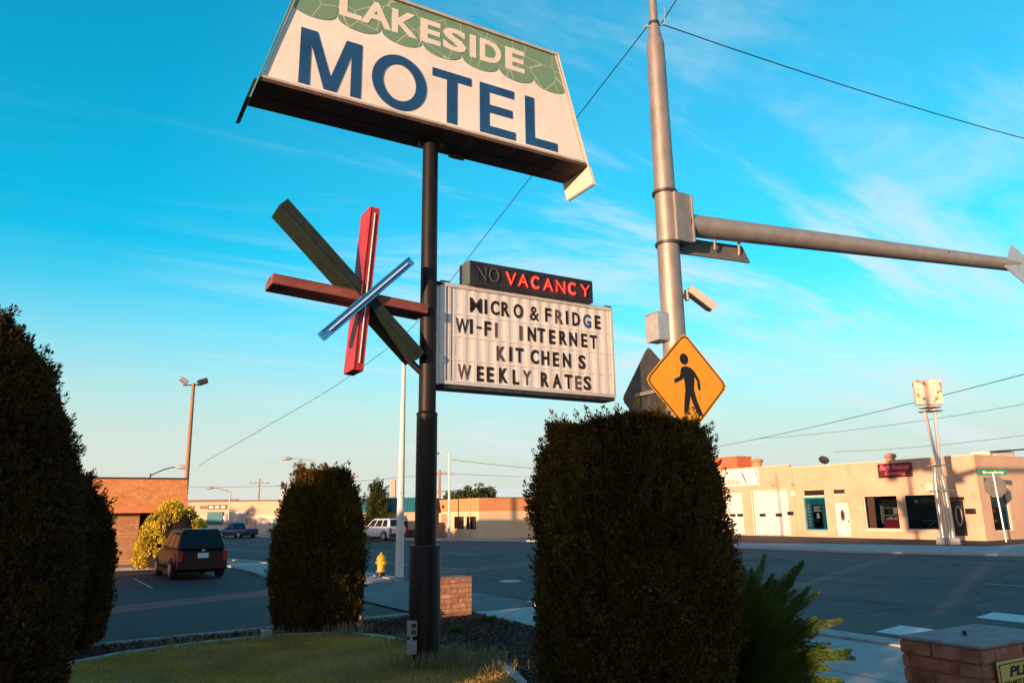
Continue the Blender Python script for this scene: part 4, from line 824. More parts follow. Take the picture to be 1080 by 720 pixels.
W(ST).tube([(3.9, 9.8, 4.2), (PX-.1, 9.74, 4.0)], .05, 8).obj('mounting_arm', 'blackpole', ST); W(ST).tube([(3.9, 9.75, 4.85), (PX-.12, 9.74, 4.85)], .04, 8).obj('mounting_arm', 'blackpole', ST)

# outlet boxes on the pole
OB = thing('outlet_post', 'two small blue grey outlet boxes on a conduit at the foot of the black pole', 'outlet box', (3.97, 9.62, .09))
MB().tube([(0, 0, 0), (0, 0, .52)], .018, 8).obj('conduit', 'alu', OB, smooth=True)
for z, h in ((.14, .17), (.36, .19)):
    o = MB().box(-.055, -.055, z, .06, .03, z+h).obj('box', 'greybox', OB, bevel=.008)
    if z > .3:
        for q in (z+.03, z+.11): MB().box(-.02, -.07, q, .035, -.056, q+.05).obj('socket', 'steeldark', o)
GL = thing('garden_stake', 'short grey stake light standing in the bark by the lot kerb', 'garden light', (4.35, 12.75, .07))
MB().tube([(0, 0, 0), (0, 0, .26)], .02, 8).obj('stake', 'steeldark', GL); MB().lathe([(.03, .2), (.045, .22), (.045, .28), (.02, .3)], 12).obj('head', 'steeldark', GL, smooth=True)
tag(MB().box(2.78, 13.0, .08, 2.95, 13.12, .22).obj('valve_box', 'greybox', bevel=.02), 'tiny grey valve box at the lawn edge in front of the column shrub', 'valve box')

# ------------------------------------------------------------------ brick piers
def pier(x0, y0, x1, y1, h, z0, course, bl, m_, label, capm='cap', name='brick_pier'):
    cx, cy = (x0+x1)/2, (y0+y1)/2; o = thing(name, label, 'pier', (cx, cy, z0)); w, d = (x1-x0)/2, (y1-y0)/2
    MB().box(-w+.012, -d+.012, 0, w-.012, d-.012, h-.02).obj('mortar', 'mortar', o)
    b = MB(); n = int(round((h-.02)/course)); c = (h-.02)/n; T = .05
    for k in range(n):
        z = k*c
        for face in range(4):
            Lx = 2*w if face % 2 == 0 else 2*d
            pos = -Lx/2 - (bl/2 if (k+face) % 2 else 0)
            while pos < Lx/2-.01:
                a, e = max(pos, -Lx/2), min(pos+bl-.012, Lx/2)
                pos += bl
                if e-a < .03: continue
                j = random.uniform(-.005, .006); zz0, zz1 = z+.006+random.uniform(0, .003), z+c-.006-random.uniform(0, .003)
                if face == 0: b.box(a+(0 if a > -Lx/2 else .0), -d-j, zz0, e, -d+T, zz1)
                if face == 2: b.box(a, d-T, zz0, e, d+j, zz1)
                if face == 1: b.box(w-T, a+T if a <= -Lx/2+.001 else a, zz0, w+j, e-T if e >= Lx/2-.001 else e, zz1)
                if face == 3: b.box(-w-j, a+.001 if a <= -Lx/2+.001 else a, zz0, -w+T-.001, e-.001 if e >= Lx/2-.001 else e, zz1)
    b.obj('brickwork', m_, o, bevel=.006, seg=2)
    b = MB(); b.box(-w-.004, -d-.004, h-.019, w+.004, d+.004, h+.004); b.obj('cap', capm, o, bevel=.008)
    return o
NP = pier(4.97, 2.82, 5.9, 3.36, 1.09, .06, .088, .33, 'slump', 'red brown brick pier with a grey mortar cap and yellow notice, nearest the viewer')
b = MB(); b.tube([(-.12, .02, 1.09), (-.12, .02, 1.125)], .014, 8); b.obj('pipe_stub', 'dark', NP)
NT = thing('notice_plate', 'yellow notice plate with black PLEASE lettering on the near brick pier', 'sign', (5.36, 2.80, .86))
fN = wallM(0, 0); hw_ = .30
MB(fN).box(-.285, -.32, 0, .45, .195, .006).obj('plate', 'notice', NT)
b = MB(fN); e = .008
for a in ((-.268, -.30, -.262, .178), (.427, -.30, .433, .178), (-.262, .172, .427, .178), (-.262, -.30, .427, -.294)): b.box(a[0], a[1], .0065, a[2], a[3], .0085)
b.obj('border', 'black', NT)
text('PLEASE', .48, .060, wallM(.08, -.007, 0, .127), 'black', 'lettering', NT, .035, .002, .2)
for i, s_ in enumerate(['DO NOT ENTER FROM HERE', 'UNAUTHORIZED VEHICLES', 'PARKED VEHICLES MAY BE', 'IMPOUNDED AT OWNERS', 'EXPENSE  THANK YOU']):
    text(s_, .62 if i < 3 else .5, .030, wallM(.08, -.007, 0, .062-i*.052), 'black', 'lettering', NT, .02, .002, .15)
NP2 = pier(6.15, 13.6, 6.87, 14.05, .75, .05, .092, .30, 'slumplit', 'brick pier with sunlit colouring at the end of the bark bed behind the black pole', 'slumplit')

# ------------------------------------------------------------------ shrubs
def shrub(name, x, y, z0, h, rad, m_, label, N, leaf=.05, lump=.08, box=0, aspect=1, rot=0, seed=1, up_=.8, depth=.30, core=.80, group=None, cat='shrub', trunk_h=.25, wl=.32, tips=0, cl=1):
    """rad(t) gives the radius at height fraction t"""
    g = np.random.default_rng(seed); o = thing(name, label, cat, (x, y, z0), rot, group)
    ph = g.uniform(0, 6.28, 12)
    def Rf(th_, t):
        r = np.interp(t, rad[0], rad[1])
        if box: r = r/(np.abs(np.cos(th_))**box+np.abs(np.sin(th_))**box)**(1/box)
        l = np.sin(3*th_+t*7+ph[0])*.35+np.sin(5*th_-t*11+ph[1])*.3+np.sin(9*th_+t*17+ph[2])*.25+np.sin(14*th_-t*31+ph[3])*.22+np.sin(23*th_+t*47+ph[4])*.2+np.sin(4*th_+t*23+ph[5])*.25
        return r*(1+lump*l)
    t = np.r_[g.random(int(N*.84)), 1-np.abs(g.normal(0, .035, N-int(N*.84)))]; t = np.clip(t, .0, 1.0)
    th_ = g.uniform(0, 2*math.pi, N)
    q = 1-depth*g.random(N)**1.6; cap_ = (t > .93) if rad[1][-1] > .1 else np.zeros(N, bool)
    q = np.where(cap_, np.sqrt(g.random(N)), q)
    r = Rf(th_, np.where(cap_, .93, t))*q
    z = t*h + np.where(cap_, .05*h*np.sin(3*th_+ph[6])*q*.4, 0)
    P0 = np.c_[r*np.cos(th_)*aspect, r*np.sin(th_), z]
    out = np.c_[np.cos(th_), np.sin(th_), np.full(N, up_)] + g.normal(0, .35, (N, 3))
    k = 6; P = np.repeat(P0, k, 0) + g.normal(0, leaf*.28, (N*k, 3)); D = np.repeat(out, k, 0) + g.normal(0, .55, (N*k, 3))
    Ls = g.uniform(.5, 1.25, N*k)*leaf
    if tips:
        Pt = P0[:tips].copy(); dt_ = out[:tips]; Pt = Pt + dt_/np.linalg.norm(dt_, axis=1, keepdims=True)*leaf*g.uniform(.3, 1.6, (tips, 1))
        P = np.r_[P, np.repeat(Pt, 4, 0)+g.normal(0, leaf*.2, (tips*4, 3))]; D = np.r_[D, np.repeat(dt_, 4, 0)+g.normal(0, .4, (tips*4, 3))]; Ls = np.r_[Ls, g.uniform(.5, 1.2, tips*4)*leaf]
    # upright plumes standing a little proud of the surface
    C = int(N*.03); tcl = g.uniform(.02, 1.0, C)**.8; ac = g.uniform(0, 2*math.pi, C); capc = tcl > .93
    rc = Rf(ac, np.minimum(tcl, .93))*np.where(capc & (rad[1][-1] > .1), np.sqrt(g.random(C)), .93)
    if rad[1][-1] <= .1: rc = Rf(ac, tcl)*.9
    bc = np.c_[rc*np.cos(ac)*aspect, rc*np.sin(ac), tcl*h-.05]
    dc = np.c_[np.cos(ac)*.45, np.sin(ac)*.45, np.ones(C)]+g.normal(0, .18, (C, 3)); dc /= np.linalg.norm(dc, axis=1, keepdims=True)
    lc = g.uniform(2.2, 6.5, C)*leaf*cl; kk = int(60*cl); sI = g.random((C, kk)); rd = g.normal(size=(C, kk, 3)); rd /= np.linalg.norm(rd, axis=2, keepdims=True)
    pc = bc[:, None, :]+dc[:, None, :]*(lc[:, None]*sI)[:, :, None]+rd*(lc[:, None]*.20*np.sin(np.clip(sI*.92+.06, 0, 1)*math.pi))[:, :, None]
    P = np.r_[P, pc.reshape(-1, 3)]; D = np.r_[D, (dc[:, None, :]*1.0+rd*.55).reshape(-1, 3)]; Ls = np.r_[Ls, g.uniform(.5, 1.0, C*kk)*leaf]
    P[:, 2] = np.maximum(P[:, 2], .01)
    leaves('foliage', P, D, Ls, Ls*wl, m_, o)
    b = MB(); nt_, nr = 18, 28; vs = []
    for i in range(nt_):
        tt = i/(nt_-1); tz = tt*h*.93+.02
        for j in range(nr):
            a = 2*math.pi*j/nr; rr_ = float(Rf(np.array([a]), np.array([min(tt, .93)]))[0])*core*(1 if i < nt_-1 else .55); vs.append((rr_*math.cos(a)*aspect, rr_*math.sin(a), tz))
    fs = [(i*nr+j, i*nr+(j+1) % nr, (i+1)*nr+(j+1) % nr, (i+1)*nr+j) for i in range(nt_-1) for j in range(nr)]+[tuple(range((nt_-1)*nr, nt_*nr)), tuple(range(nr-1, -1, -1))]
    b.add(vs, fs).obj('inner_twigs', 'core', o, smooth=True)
    MB().tube([(0, 0, -.05), (.02, .01, trunk_h), (.0, .02, h*.6)], [.07, .06, .03], 8).obj('trunk', 'bark', o, smooth=True)
    return o
# big clipped hedge in the middle
shrub('clipped_hedge', 5.18, 6.52, .07, 2.86, ([0, .1, .35, .7, .9, .97, 1], [.83, .88, .93, .92, .83, .68, .46]), 'foliage', 'tall block shaped dark cedar hedge between the black pole and the traffic pole', 42000, .038, .085, box=3.2, seed=11, rot=R(-12), up_=.7, tips=5000, core=.82, cl=1.35)
shrub('column_shrub', 3.85, 13.7, .07, 2.70, ([0, .06, .3, .6, .85, .95, 1], [.64, .72, .78, .75, .59, .40, .17]), 'foliage', 'dark rounded column cedar at the lot kerb left of the black pole', 22000, .052, .07, seed=22, tips=2500)
shrub('column_shrub', -.33, 14.3, .03, 2.62, ([0, .06, .3, .6, .85, .95, 1], [.74, .88, .96, .90, .68, .42, .15]), 'foliage2', 'dark rounded cedar at the left beside the taller shrub at the edge of the photo', 22000, .052, .06, seed=33, tips=2500)
shrub('column_shrub', -.80, 7.25, .07, 3.55, ([0, .1, .3, .55, .75, .9, 1], [.76, .84, .88, .84, .68, .42, .04]), 'foliage2', 'tallest dark cedar with a pointed top cut off by the left edge of the photo', 40000, .038, .07, seed=44, tips=2500)
# golden rounded bush by the car: lobes of upright plumes
def golden(x, y, r, h, label):
    g = np.random.default_rng(5); o = thing('golden_bush', label, 'bush', (x, y, .02))
    Ps, Ds = [], []; 
    for i in range(70):
        a = g.uniform(0, 6.28); e = g.uniform(.0, 1.0); th2 = math.acos(1-e)
        c = np.array([math.cos(a)*math.sin(th2)*r*.82, math.sin(a)*math.sin(th2)*r*.82, h*.52+math.cos(th2)*h*.36-.25*math.sin(th2)*h])
        if i > 50: c[2] = g.uniform(.25, h*.4); c[0] = math.cos(a)*r*.8; c[1] = math.sin(a)*r*.8
        n = 420; s_ = g.uniform(.17, .3)
        d = g.normal(size=(n, 3)); d /= np.linalg.norm(d, axis=1, keepdims=True); q = g.uniform(.6, 1, (n, 1))
        P = c+d*q*s_*np.array([1, 1, 1.7]); Ps.append(P); Ds.append(d*.5+np.array([0, 0, 1.0])+g.normal(0, .25, (n, 3)))
    P = np.concatenate(Ps); D = np.concatenate(Ds); P[:, 2] = np.maximum(P[:, 2], .02)
    L = g.uniform(.05, .13, len(P)); leaves('foliage', P, D, L, L*.35, 'golden', o)
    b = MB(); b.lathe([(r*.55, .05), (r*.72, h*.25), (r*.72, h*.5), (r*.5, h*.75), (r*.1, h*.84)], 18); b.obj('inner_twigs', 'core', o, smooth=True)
    MB().tube([(0, 0, 0), (0, 0, h*.4)], .06, 8).obj('trunk', 'bark', o)
golden(3.55, 33.75, 1.5, 2.8, 'rounded golden yellow cedar bush glowing behind the parked dark car') 
# spreading juniper right of the hedge
def juniper():
    g = np.random.default_rng(9); o = thing('juniper_bush', 'spreading green juniper with feathery pointed branches right of the clipped hedge', 'bush', (6.25, 6.15, .07))
    Ps, Ds, Ls = [], [], []; st = []
    fans = [(-24, 50, 1.42), (-32, 44, 1.32), (-34, 12, 1.22), (-12, 55, 1.15), (-38, 22, 1.2), (-27, 3, 1.15)]+[(g.normal(-25, 60), g.uniform(15, 72), g.uniform(.55, 1.05)) for _ in range(16)]
    for fi, (fa, fe, fl) in enumerate(fans):
        for i in range(9):
            az, el, Lb = R(fa+g.normal(0, 9)), R(fe+g.normal(0, 6)), fl*g.uniform(.62, 1.0)
            if i == 0: az, el, Lb = R(fa), R(fe), fl
            h0 = g.uniform(.1, .55)
            t = np.linspace(0, 1, 14); bend = g.uniform(-.06, .06)
            ax = np.c_[np.cos(az)*np.cos(el)*t*Lb-np.sin(az)*bend*t**2, np.sin(az)*np.cos(el)*t*Lb+np.cos(az)*bend*t**2, h0+np.sin(el)*t*Lb-.22*Lb*t**2+.14*t**3]
            if i < 4: st.append(ax)
            n = int(1150*Lb); tt = g.uniform(.1, 1, n)**.8; idx = np.clip((tt*13).astype(int), 0, 12); fr = (tt*13-idx)[:, None]
            p = ax[idx]*(1-fr)+ax[idx+1]*fr; d = ax[idx+1]-ax[idx]; d /= np.linalg.norm(d, axis=1, keepdims=True)
            wdt = (.065*np.sin(np.clip(tt, 0, 1)*math.pi*.94)+.006)[:, None]
            offs = g.normal(size=(n, 3)); offs -= d*(offs*d).sum(1, keepdims=True); offs /= np.linalg.norm(offs, axis=1, keepdims=True)
            rr_ = g.random((n, 1))**.6; Ps.append(p+offs*wdt*rr_); Ds.append(d+offs*.42*(1.1-tt[:, None])+g.normal(0, .08, (n, 3))); Ls.append(g.uniform(.025, .07, n)*(1.15-.5*tt))
    P, D, L = np.concatenate(Ps), np.concatenate(Ds), np.concatenate(Ls); P[:, 2] = np.maximum(P[:, 2], .02)
    leaves('foliage', P, D, L, L*.12, 'juniper', o)
    b = MB()
    for ax in st: b.tube([tuple(q) for q in ax[::3]], [.022, .017, .012, .008, .004][:len(ax[::3])], 5)
    b.obj('branches', 'bark', o)
juniper()

# cypress, round tree and a row of distant trees
shrub('cypress_tree', 22.1, 61.6, .1, 4.4, ([0, .1, .15, .3, .5, .8, 1], [.3, .4, .75, .9, .8, .45, .06]), 'farleaf', 'narrow pointed cypress standing in front of the teal roofed building', 5000, .16, .12, seed=3, cat='tree', trunk_h=.8, wl=.4)
def tree(x, y, h, r, label, seed, N=60, zc=.62):
    g = np.random.default_rng(seed); o = thing('leafy_tree', label, 'tree', (x, y, 0), 0, 'trees behind the far buildings')
    Ps = []
    for i in range(N):
        d = g.normal(size=3); d /= np.linalg.norm(d); c = np.array([0, 0, h*zc])+d*g.uniform(.35, .85)*np.array([r, r, h*(1-zc)]); s_ = g.uniform(.18, .32)*r
        v = g.normal(size=(90, 3)); v /= np.linalg.norm(v, axis=1, keepdims=True); Ps.append(c+v*s_*g.uniform(.4, 1, (90, 1)))
    P = np.concatenate(Ps); n = len(P); L = g.uniform(.1, .22, n)*r*.35+.08
    leaves('crown', P, g.normal(size=(n, 3)), L, L*.6, 'farleaf', o)
    b = MB(); b.tube([(0, 0, 0), (.05, 0, h*.3), (0, .1, h*.7)], [r*.09, r*.07, r*.03], 8)
    for a in range(5): b.tube([(0, 0, h*.35), (math.cos(a*1.3)*r*.5, math.sin(a*1.3)*r*.5, h*.7)], [r*.04, r*.015], 6)
    b.obj('trunk', 'bark', o)
tree(37.3, 76, 5.0, 2.6, 'left half of the pair of rounded green trees above the corner building roof', 1)
tree(40.0, 76.5, 5.2, 2.6, 'right half of the pair of rounded green trees above the corner building roof', 2)
for i, (x, y, h) in enumerate([(46, 98, 4.6), (-18, 74, 6), (5, 130, 5), (30, 118, 5.5), (90, 60, 6), (104, 35, 6), (62, 96, 5)]): tree(x, y, h, h*.42, ['bare looking green tree behind the corner building roof', 'green tree behind the motel office', 'green tree beyond the far shop row', 'green tree far behind the teal roof', 'green tree far behind the shop building', 'green tree far behind the right end of the shop building', 'green tree behind the garage end of the shop building'][i], 20+i, 40)

# ------------------------------------------------------------------ traffic pole with arm, signs, camera
TP = thing('traffic_pole', 'tall galvanised traffic pole with a long side arm reaching right across the street', 'traffic pole', (8.33, 9.03, .06))
MB().tube([(0, 0, 0), (0, 0, 6.3), (0, 0, 9.75), (0, 0, 10.25), (0, 0, 10.32)], [.215, .19, .165, .16, .15], 28).obj('pole', 'galv', TP, smooth=True)
MB().tube([(0, 0, 10.2), (0, 0, 10.75), (0, 0, 13.2)], [.155, .075, .068], 20).obj('mast_top', 'galv', TP, smooth=True)
for z in (6.36, 7.30): MB().tube([(0, 0, z), (0, 0, z+.045)], .222, 28).obj('clamp_band', 'steeldark', TP, smooth=True)
MB().tube([(0, 0, 10.66), (0, 0, 10.72)], .10, 16).obj('clamp_band', 'steeldark', TP, smooth=True)
b = MB(); b.box(-.0, -.235, 6.40, .36, .225, 7.30); arm_br = b.obj('arm_bracket', 'galv', TP, bevel=.02)
b = MB(); b.box(.361, -.26, 6.42, .40, .25, 7.28); b.obj('flange', 'galvarm', TP, bevel=.006)
a0 = (.39, -.05, 6.80); a1 = (11.5, -1.28, 7.27)
MB().tube([a0, tuple((Vector(a0)+Vector(a1))/2), a1], [.20, .165, .13], 24).obj('mast_arm', 'galvarm', TP, smooth=True)
MB().tube([(.36, -.05, 6.80), (.52, -.06, 6.80)], .197, 24).obj('arm_collar', 'steeldark', TP, smooth=True)
b = MB()
for q in (1.6, 2.8, 4.2, 6.5): 
    v = Vector(a0).lerp(Vector(a1), q/11.1); b.box(v.x-.02, v.y-.16, v.z+.02, v.x+.02, v.y-.135, v.z+.06)
b.obj('bolt', 'steeldark', TP)
b = MB(); b.box(-.12, -.24, .3, .12, -.20, .62); b.obj('hand_hole', 'galvarm', TP, bevel=.01)
b = MB(); b.lathe([(.36, -.0), (.36, .04), (.3, .06)], 20); b.obj('base_plate', 'steeldark', TP)
# panel hanging under the arm
NS = thing('hanging_panel', 'dark edge-on street name panel hung under the traffic arm beside the pole', 'sign', (9.35, 8.9, 6.5))
b = W(NS); b.M = b.M @ Matrix.Translation((8.60, 9.10, 6.36)) @ Matrix.Rotation(R(-8), 4, 'Z') @ Matrix.Rotation(R(64), 4, 'X'); b.box(0, 0, -.02, 1.55, .42, .02); b.obj('panel', 'signback', NS, bevel=.01)
for q in (9.35, 9.95): W(NS).tube([(q, 8.93, 6.76), (q, 8.95, 6.50)], .025, 8).obj('hanger', 'galv', NS)
# plate on the arm near the right edge of the view
AP = thing('arm_plate', 'pale sign plate seen from behind on the traffic arm at the right edge', 'sign', (17.75, 8.02, 7.08))
b = MB(Matrix.Rotation(R(-8), 4, 'Z') @ Matrix.Rotation(R(30), 4, 'Y')); b.box(-.60, -.185, -.34, .62, -.16, .32); b.obj('plate', 'alu', AP, bevel=.01)
b = MB(); b.tube([(0, -.15, 0), (0, .1, 0)], .03, 8); b.obj('clamp', 'steeldark', AP)
# detection camera
DC = thing('detection_camera', 'boxy pale traffic camera with a sun hood on the right side of the traffic pole', 'camera', (8.33, 9.03, 5.55))
b = MB(); b.tube([(.17, -.03, .0), (.30, -.07, .0)], .045, 8); b.tube([(.28, -.07, -.08), (.28, -.07, .1)], .04, 8); b.obj('bracket', 'camera', DC)
Mx = Matrix.Translation((.46, -.17, -.05)) @ Matrix.Rotation(R(-22), 4, 'Z') @ Matrix.Rotation(R(38), 4, 'Y')
MB(Mx).box(-.21, -.075, -.07, .24, .075, .065).obj('housing', 'steeldark', DC, bevel=.015)
b = MB(Mx); b.box(-.24, -.09, .07, .30, .09, .085); b.box(-.24, -.09, -.05, .30, -.078, .07); b.box(-.24, .078, -.05, .30, .09, .07); b.obj('sun_hood', 'camera', DC, bevel=.005)
# cabinet
CA = thing('control_box', 'narrow grey steel box strapped to the left side of the traffic pole', 'box', (8.08, 9.14, 4.72))
MB().box(-.16, -.19, 0, .09, .12, .46).obj('cabinet', 'greybox', CA, bevel=.012)
b = MB(); b.box(-.17, -.205, .0, .1, -.19, .46); b.obj('door', 'alu', CA, bevel=.004); b = MB(); b.box(-.17, -.2, .461, .1, .13, .475); b.obj('lid', 'greybox', CA)
# pedestrian crossing sign
PS = thing('pedestrian_sign', 'yellow diamond pedestrian crossing sign facing the viewer on the traffic pole', 'sign', (8.26, 8.72, 3.99))
def diamond(par, Mx, side, front, back, border=True):
    r = side/math.sqrt(2); c = .06
    def poly(r_, c_): 
        pts = []
        for a in range(4):
            an = math.pi/2*a; d = Vector((math.cos(an), math.sin(an))); t_ = Vector((-d.y, d.x))
            for s_ in (-2, -1, 0, 1, 2): q = s_*c_/2; pts.append(tuple(d*(r_-abs(q)*1.0-(c_*.45 if abs(s_) < 2 else c_*0)+(.0))+t_*q))
        return pts
    MB(Mx).prism(poly(r, c), 0, .006).obj('panel', back, par)
    MB(Mx).prism(poly(r-.004, c), .0065, .009).obj('sheeting', front, par)
    if border:
        b = MB(Mx); o_ = poly(r-.03, c); i_ = poly(r-.062, c*.9); n = len(o_)
        b.add([(x, y, .0105) for x, y in o_]+[(x, y, .0105) for x, y in i_], [(k, (k+1) % n, n+(k+1) % n, n+k) for k in range(n)]); b.obj('border', 'black', par)
PM = wallM(0, 0, R(-3))
diamond(PS, PM, 1.19, 'signyellow', 'signback')
b = MB(PM); z = .0112
def blob(pts, z0=z): b.prism(pts, z0, z0+.002)
blob([(-.045+.085*math.cos(t), .385+.085*math.sin(t)*1.08) for t in np.linspace(0, 2*math.pi, 20, endpoint=False)])
blob([(-.10, .25), (-.02, .275), (.08, .25), (.15, .19), (.14, .05), (.115, -.12), (-.055, -.12), (-.06, 0), (-.085, .12), (-.13, .2)])       # torso
b.M = PM @ Matrix.Translation((0, 0, .0004)); blob([(.08, .25), (.15, .2), (.245, .06), (.255, -.10), (.205, -.10), (.195, .045), (.12, .14)])          # right arm
b.M = PM @ Matrix.Translation((0, 0, .0008)); blob([(-.10, .25), (-.05, .17), (-.10, .05), (-.26, -.02), (-.27, .045), (-.155, .095)])                 # left arm
b.M = PM @ Matrix.Translation((0, 0, .0012)); blob([(-.055, -.10), (.055, -.10), (.02, -.28), (-.03, -.50), (-.115, -.50), (-.09, -.30)])
b.M = PM @ Matrix.Translation((0, 0, .0016)); blob([(.0, -.10), (.115, -.10), (.165, -.28), (.27, -.51), (.185, -.53), (.07, -.31)])
b.obj('walking_figure', 'black', PS)
for z in (.18, -.3): MB().box(-.03, .02, z, .03, .12, z+.06).obj('bracket', 'steeldark', PS)
BS = thing('diamond_sign', 'grey back of a second diamond sign behind the left side of the yellow one', 'sign', (8.50, 9.90, 4.02), R(0))
diamond(BS, Matrix.Translation((0, 0, 0)) @ wallM(0, 0, R(88)), 1.19, 'signyellow', 'steeldark', False)
b = MB(); b.box(-.06, -.75, -.03, -.01, .35, .03); b.obj('bracket', 'galv', BS)

# ------------------------------------------------------------------ hydrant, white pole
HY = thing('fire_hydrant', 'yellow fire hydrant with a black foot on the pavement beside the white pole', 'hydrant', (8.62, 23.5, .07), R(20))
MB().lathe([(.17, 0), (.17, .05), (.13, .06), (.12, .14), (.16, .145), (.16, .17)], 20).obj('foot', 'black', HY, smooth=True)
MB().lathe([(.16, .171), (.16, .195), (.12, .2), (.115, .52), (.15, .53), (.15, .57), (.135, .60), (.11, .66), (.06, .70), (.03, .71), (.03, .76)], 24).obj('barrel', 'yellow', HY, smooth=True)
for a in (0, 90, 180):
    c, s_ = math.cos(R(a-90)), math.sin(R(a-90)); MB().tube([(c*.1, s_*.1, .44), (c*.19, s_*.19, .44), (c*.19, s_*.19, .44), (c*.21, s_*.21, .44)], [.05, .05, .065, .06] if a != 90 else [.065, .065, .08, .075], 14).obj('outlet', 'yellow', HY, smooth=True)
WP = thing('light_pole', 'slim weathered white pole rising beside the yellow hydrant', 'pole', (8.95, 22.75, .05))
MB().tube([(0, 0, 0), (0, 0, 2.2), (.02, 0, 7.6)], [.135, .115, .05], 18).obj('shaft', 'whitepole', WP, smooth=True)
MB().lathe([(.2, 0), (.2, .04), (.15, .06)], 16).obj('base', 'steeldark', WP); MB(Matrix.Translation((.02, 0, 7.6))).lathe([(.05, 0), (.07, .04), (.05, .09), (.01, .11)], 12).obj('cap', 'alu', WP)

# ------------------------------------------------------------------ pylon, stop sign, poles
PY_ = thing('pylon_sign', 'tall old pylon sign with fluted metal legs and a small rusted white square panel', 'sign', (41.6, 24.5, .03))
MB().lathe([(.62, 0), (.62, .3), (.55, .36)], 8).obj('base', 'concrete', PY_)
b = MB()
for k in range(4):
    a = R(-60)+k*R(0); ox = (k-1.5)*.175; dx, dy = math.cos(R(-30))*ox, math.sin(R(-30))*ox
    b.tube([(dx*1.05, dy*1.05, .3), (dx*.95-.05, dy*.95, 2.9), (dx*.75-.1, dy*.75, 3.6), (dx*.4-.1, dy*.4, 4.25)], [.125, .125, .13, .10], 14)
b.obj('fluted_leg', 'chrome', PY_, smooth=True)
MB().lathe([(.62, 2.86), (.62, 2.9)], 20).obj('ring_plate', 'alu', PY_); MB().lathe([(.55, 4.25), (.55, 4.28)], 20).obj('ring_plate', 'alu', PY_)
b = MB(); b.tube([(.0, .0, 4.2), (-.28, .16, 7.35)], .085, 12); b.obj('mast', 'whitepole', PY_, smooth=True)
b = MB(); b.tube([(.08, -.05, 4.2), (.22, -.13, 7.35)], .085, 12); b.obj('mast', 'whitepole', PY_, smooth=True)
MB().lathe([(.62, 7.3), (.62, 7.34)], 20).obj('disc', 'rusty', PY_); MB().lathe([(.56, 7.5), (.56, 7.54)], 20).obj('disc', 'rusty', PY_)
b = MB(); b.tube([(0, 0, 7.34), (0, 0, 7.72)], .1, 8); b.obj('neck', 'rusty', PY_)
MB(Matrix.Rotation(R(-38), 4, 'Z')).box(-.72, -.18, 7.68, .72, .18, 9.1).obj('panel', 'rusty', PY_, bevel=.02)
SS = thing('stop_sign', 'back of a stop sign on a leaning post at the far right corner', 'sign', (44.85, 23.2, .1))
MB().tube([(0, 0, 0), (-.15, .05, 3.75)], .05, 8).obj('post', 'alu', SS)
MB(Matrix.Rotation(R(-38), 4, 'Z') @ wallM(-.12, -.02, 0, 3.0)).prism([(.62*math.cos(R(22.5+45*k)), .62*math.sin(R(22.5+45*k))) for k in range(8)], -.02, -.005).obj('octagon', 'signback', SS)
SN = thing('street_name_sign', 'small green street name sign on top of the stop sign post', 'sign', (44.7, 23.25, 3.88), R(-38))
MB(wallM(0, 0)).box(-.78, -.14, 0, .72, .15, .02).obj('panel', 'green', SN); text('Broadway', 1.1, .2, wallM(.02, -.022, 0, .0), 'white', 'lettering', SN, .02, .004)

def cobra(x, y, h, ax, ay, dz, label, m_='galv', r=.09, headm='galvarm'):
    o = thing('street_lamp', label, 'street lamp', (x, y, 0), 0, 'cobra head street lamps'); MB().tube([(0, 0, 0), (0, 0, h)], [r, r*.6], 10).obj('pole', m_, o, smooth=True)
    pts = [(ax*t, ay*t, h-.15+dz*math.sin(t*math.pi/2)) for t in np.linspace(0, 1, 7)]; MB().tube(pts, .04, 8).obj('arm', m_, o, smooth=True)
    L = math.hypot(ax, ay); u = Vector((ax/L, ay/L, 0)); e = Vector(pts[-1]); MB().tube([e-u*.1, e+u*.15, e+u*.55, e+u*.75], [.06, .13, .13, .04], 10).obj('lamp_head', headm, o, smooth=True)
cobra(4.0, 55.4, 4.9, 1.5, -.85, .55, 'street lamp with a curved arm over the motel office roof', 'steeldark', headm='greybox')
cobra(26.5, 56.6, 6.9, -.8, .45, .2, 'tall pale street lamp standing in front of the corner building', 'whitepole', .12)
cobra(13.3, 80.5, 4.6, -1.6, .9, .45, 'small far street lamp above the distant peach shops', 'galv')
cobra(15.5, 58, 6.3, -1.5, .8, .2, 'street lamp whose arm shows above the column cedar', 'greybox', .06)
FP = thing('floodlight_pole', 'brown pole with two floodlights behind the motel office', 'floodlight', (4.7, 41.2, 0))
MB().tube([(0, 0, 0), (-.1, 0, 8.8)], [.13, .085], 12).obj('pole', 'wood', FP, smooth=True)
b = MB(); b.tube([(-.55, .3, 8.72), (.3, -.2, 8.72)], .035, 8); b.obj('crossbar', 'steeldark', FP)
MB(Matrix.Translation((-.55, .3, 8.95)) @ Matrix.Rotation(R(35), 4, 'Y')).box(-.22, -.16, -.1, .22, .16, .12).obj('floodlight', 'alu', FP, bevel=.03)
MB(Matrix.Translation((.30, -.2, 8.88)) @ Matrix.Rotation(R(-20), 4, 'Y')).box(-.25, -.18, -.14, .25, .18, .14).obj('floodlight', 'steeldark', FP, bevel=.04)
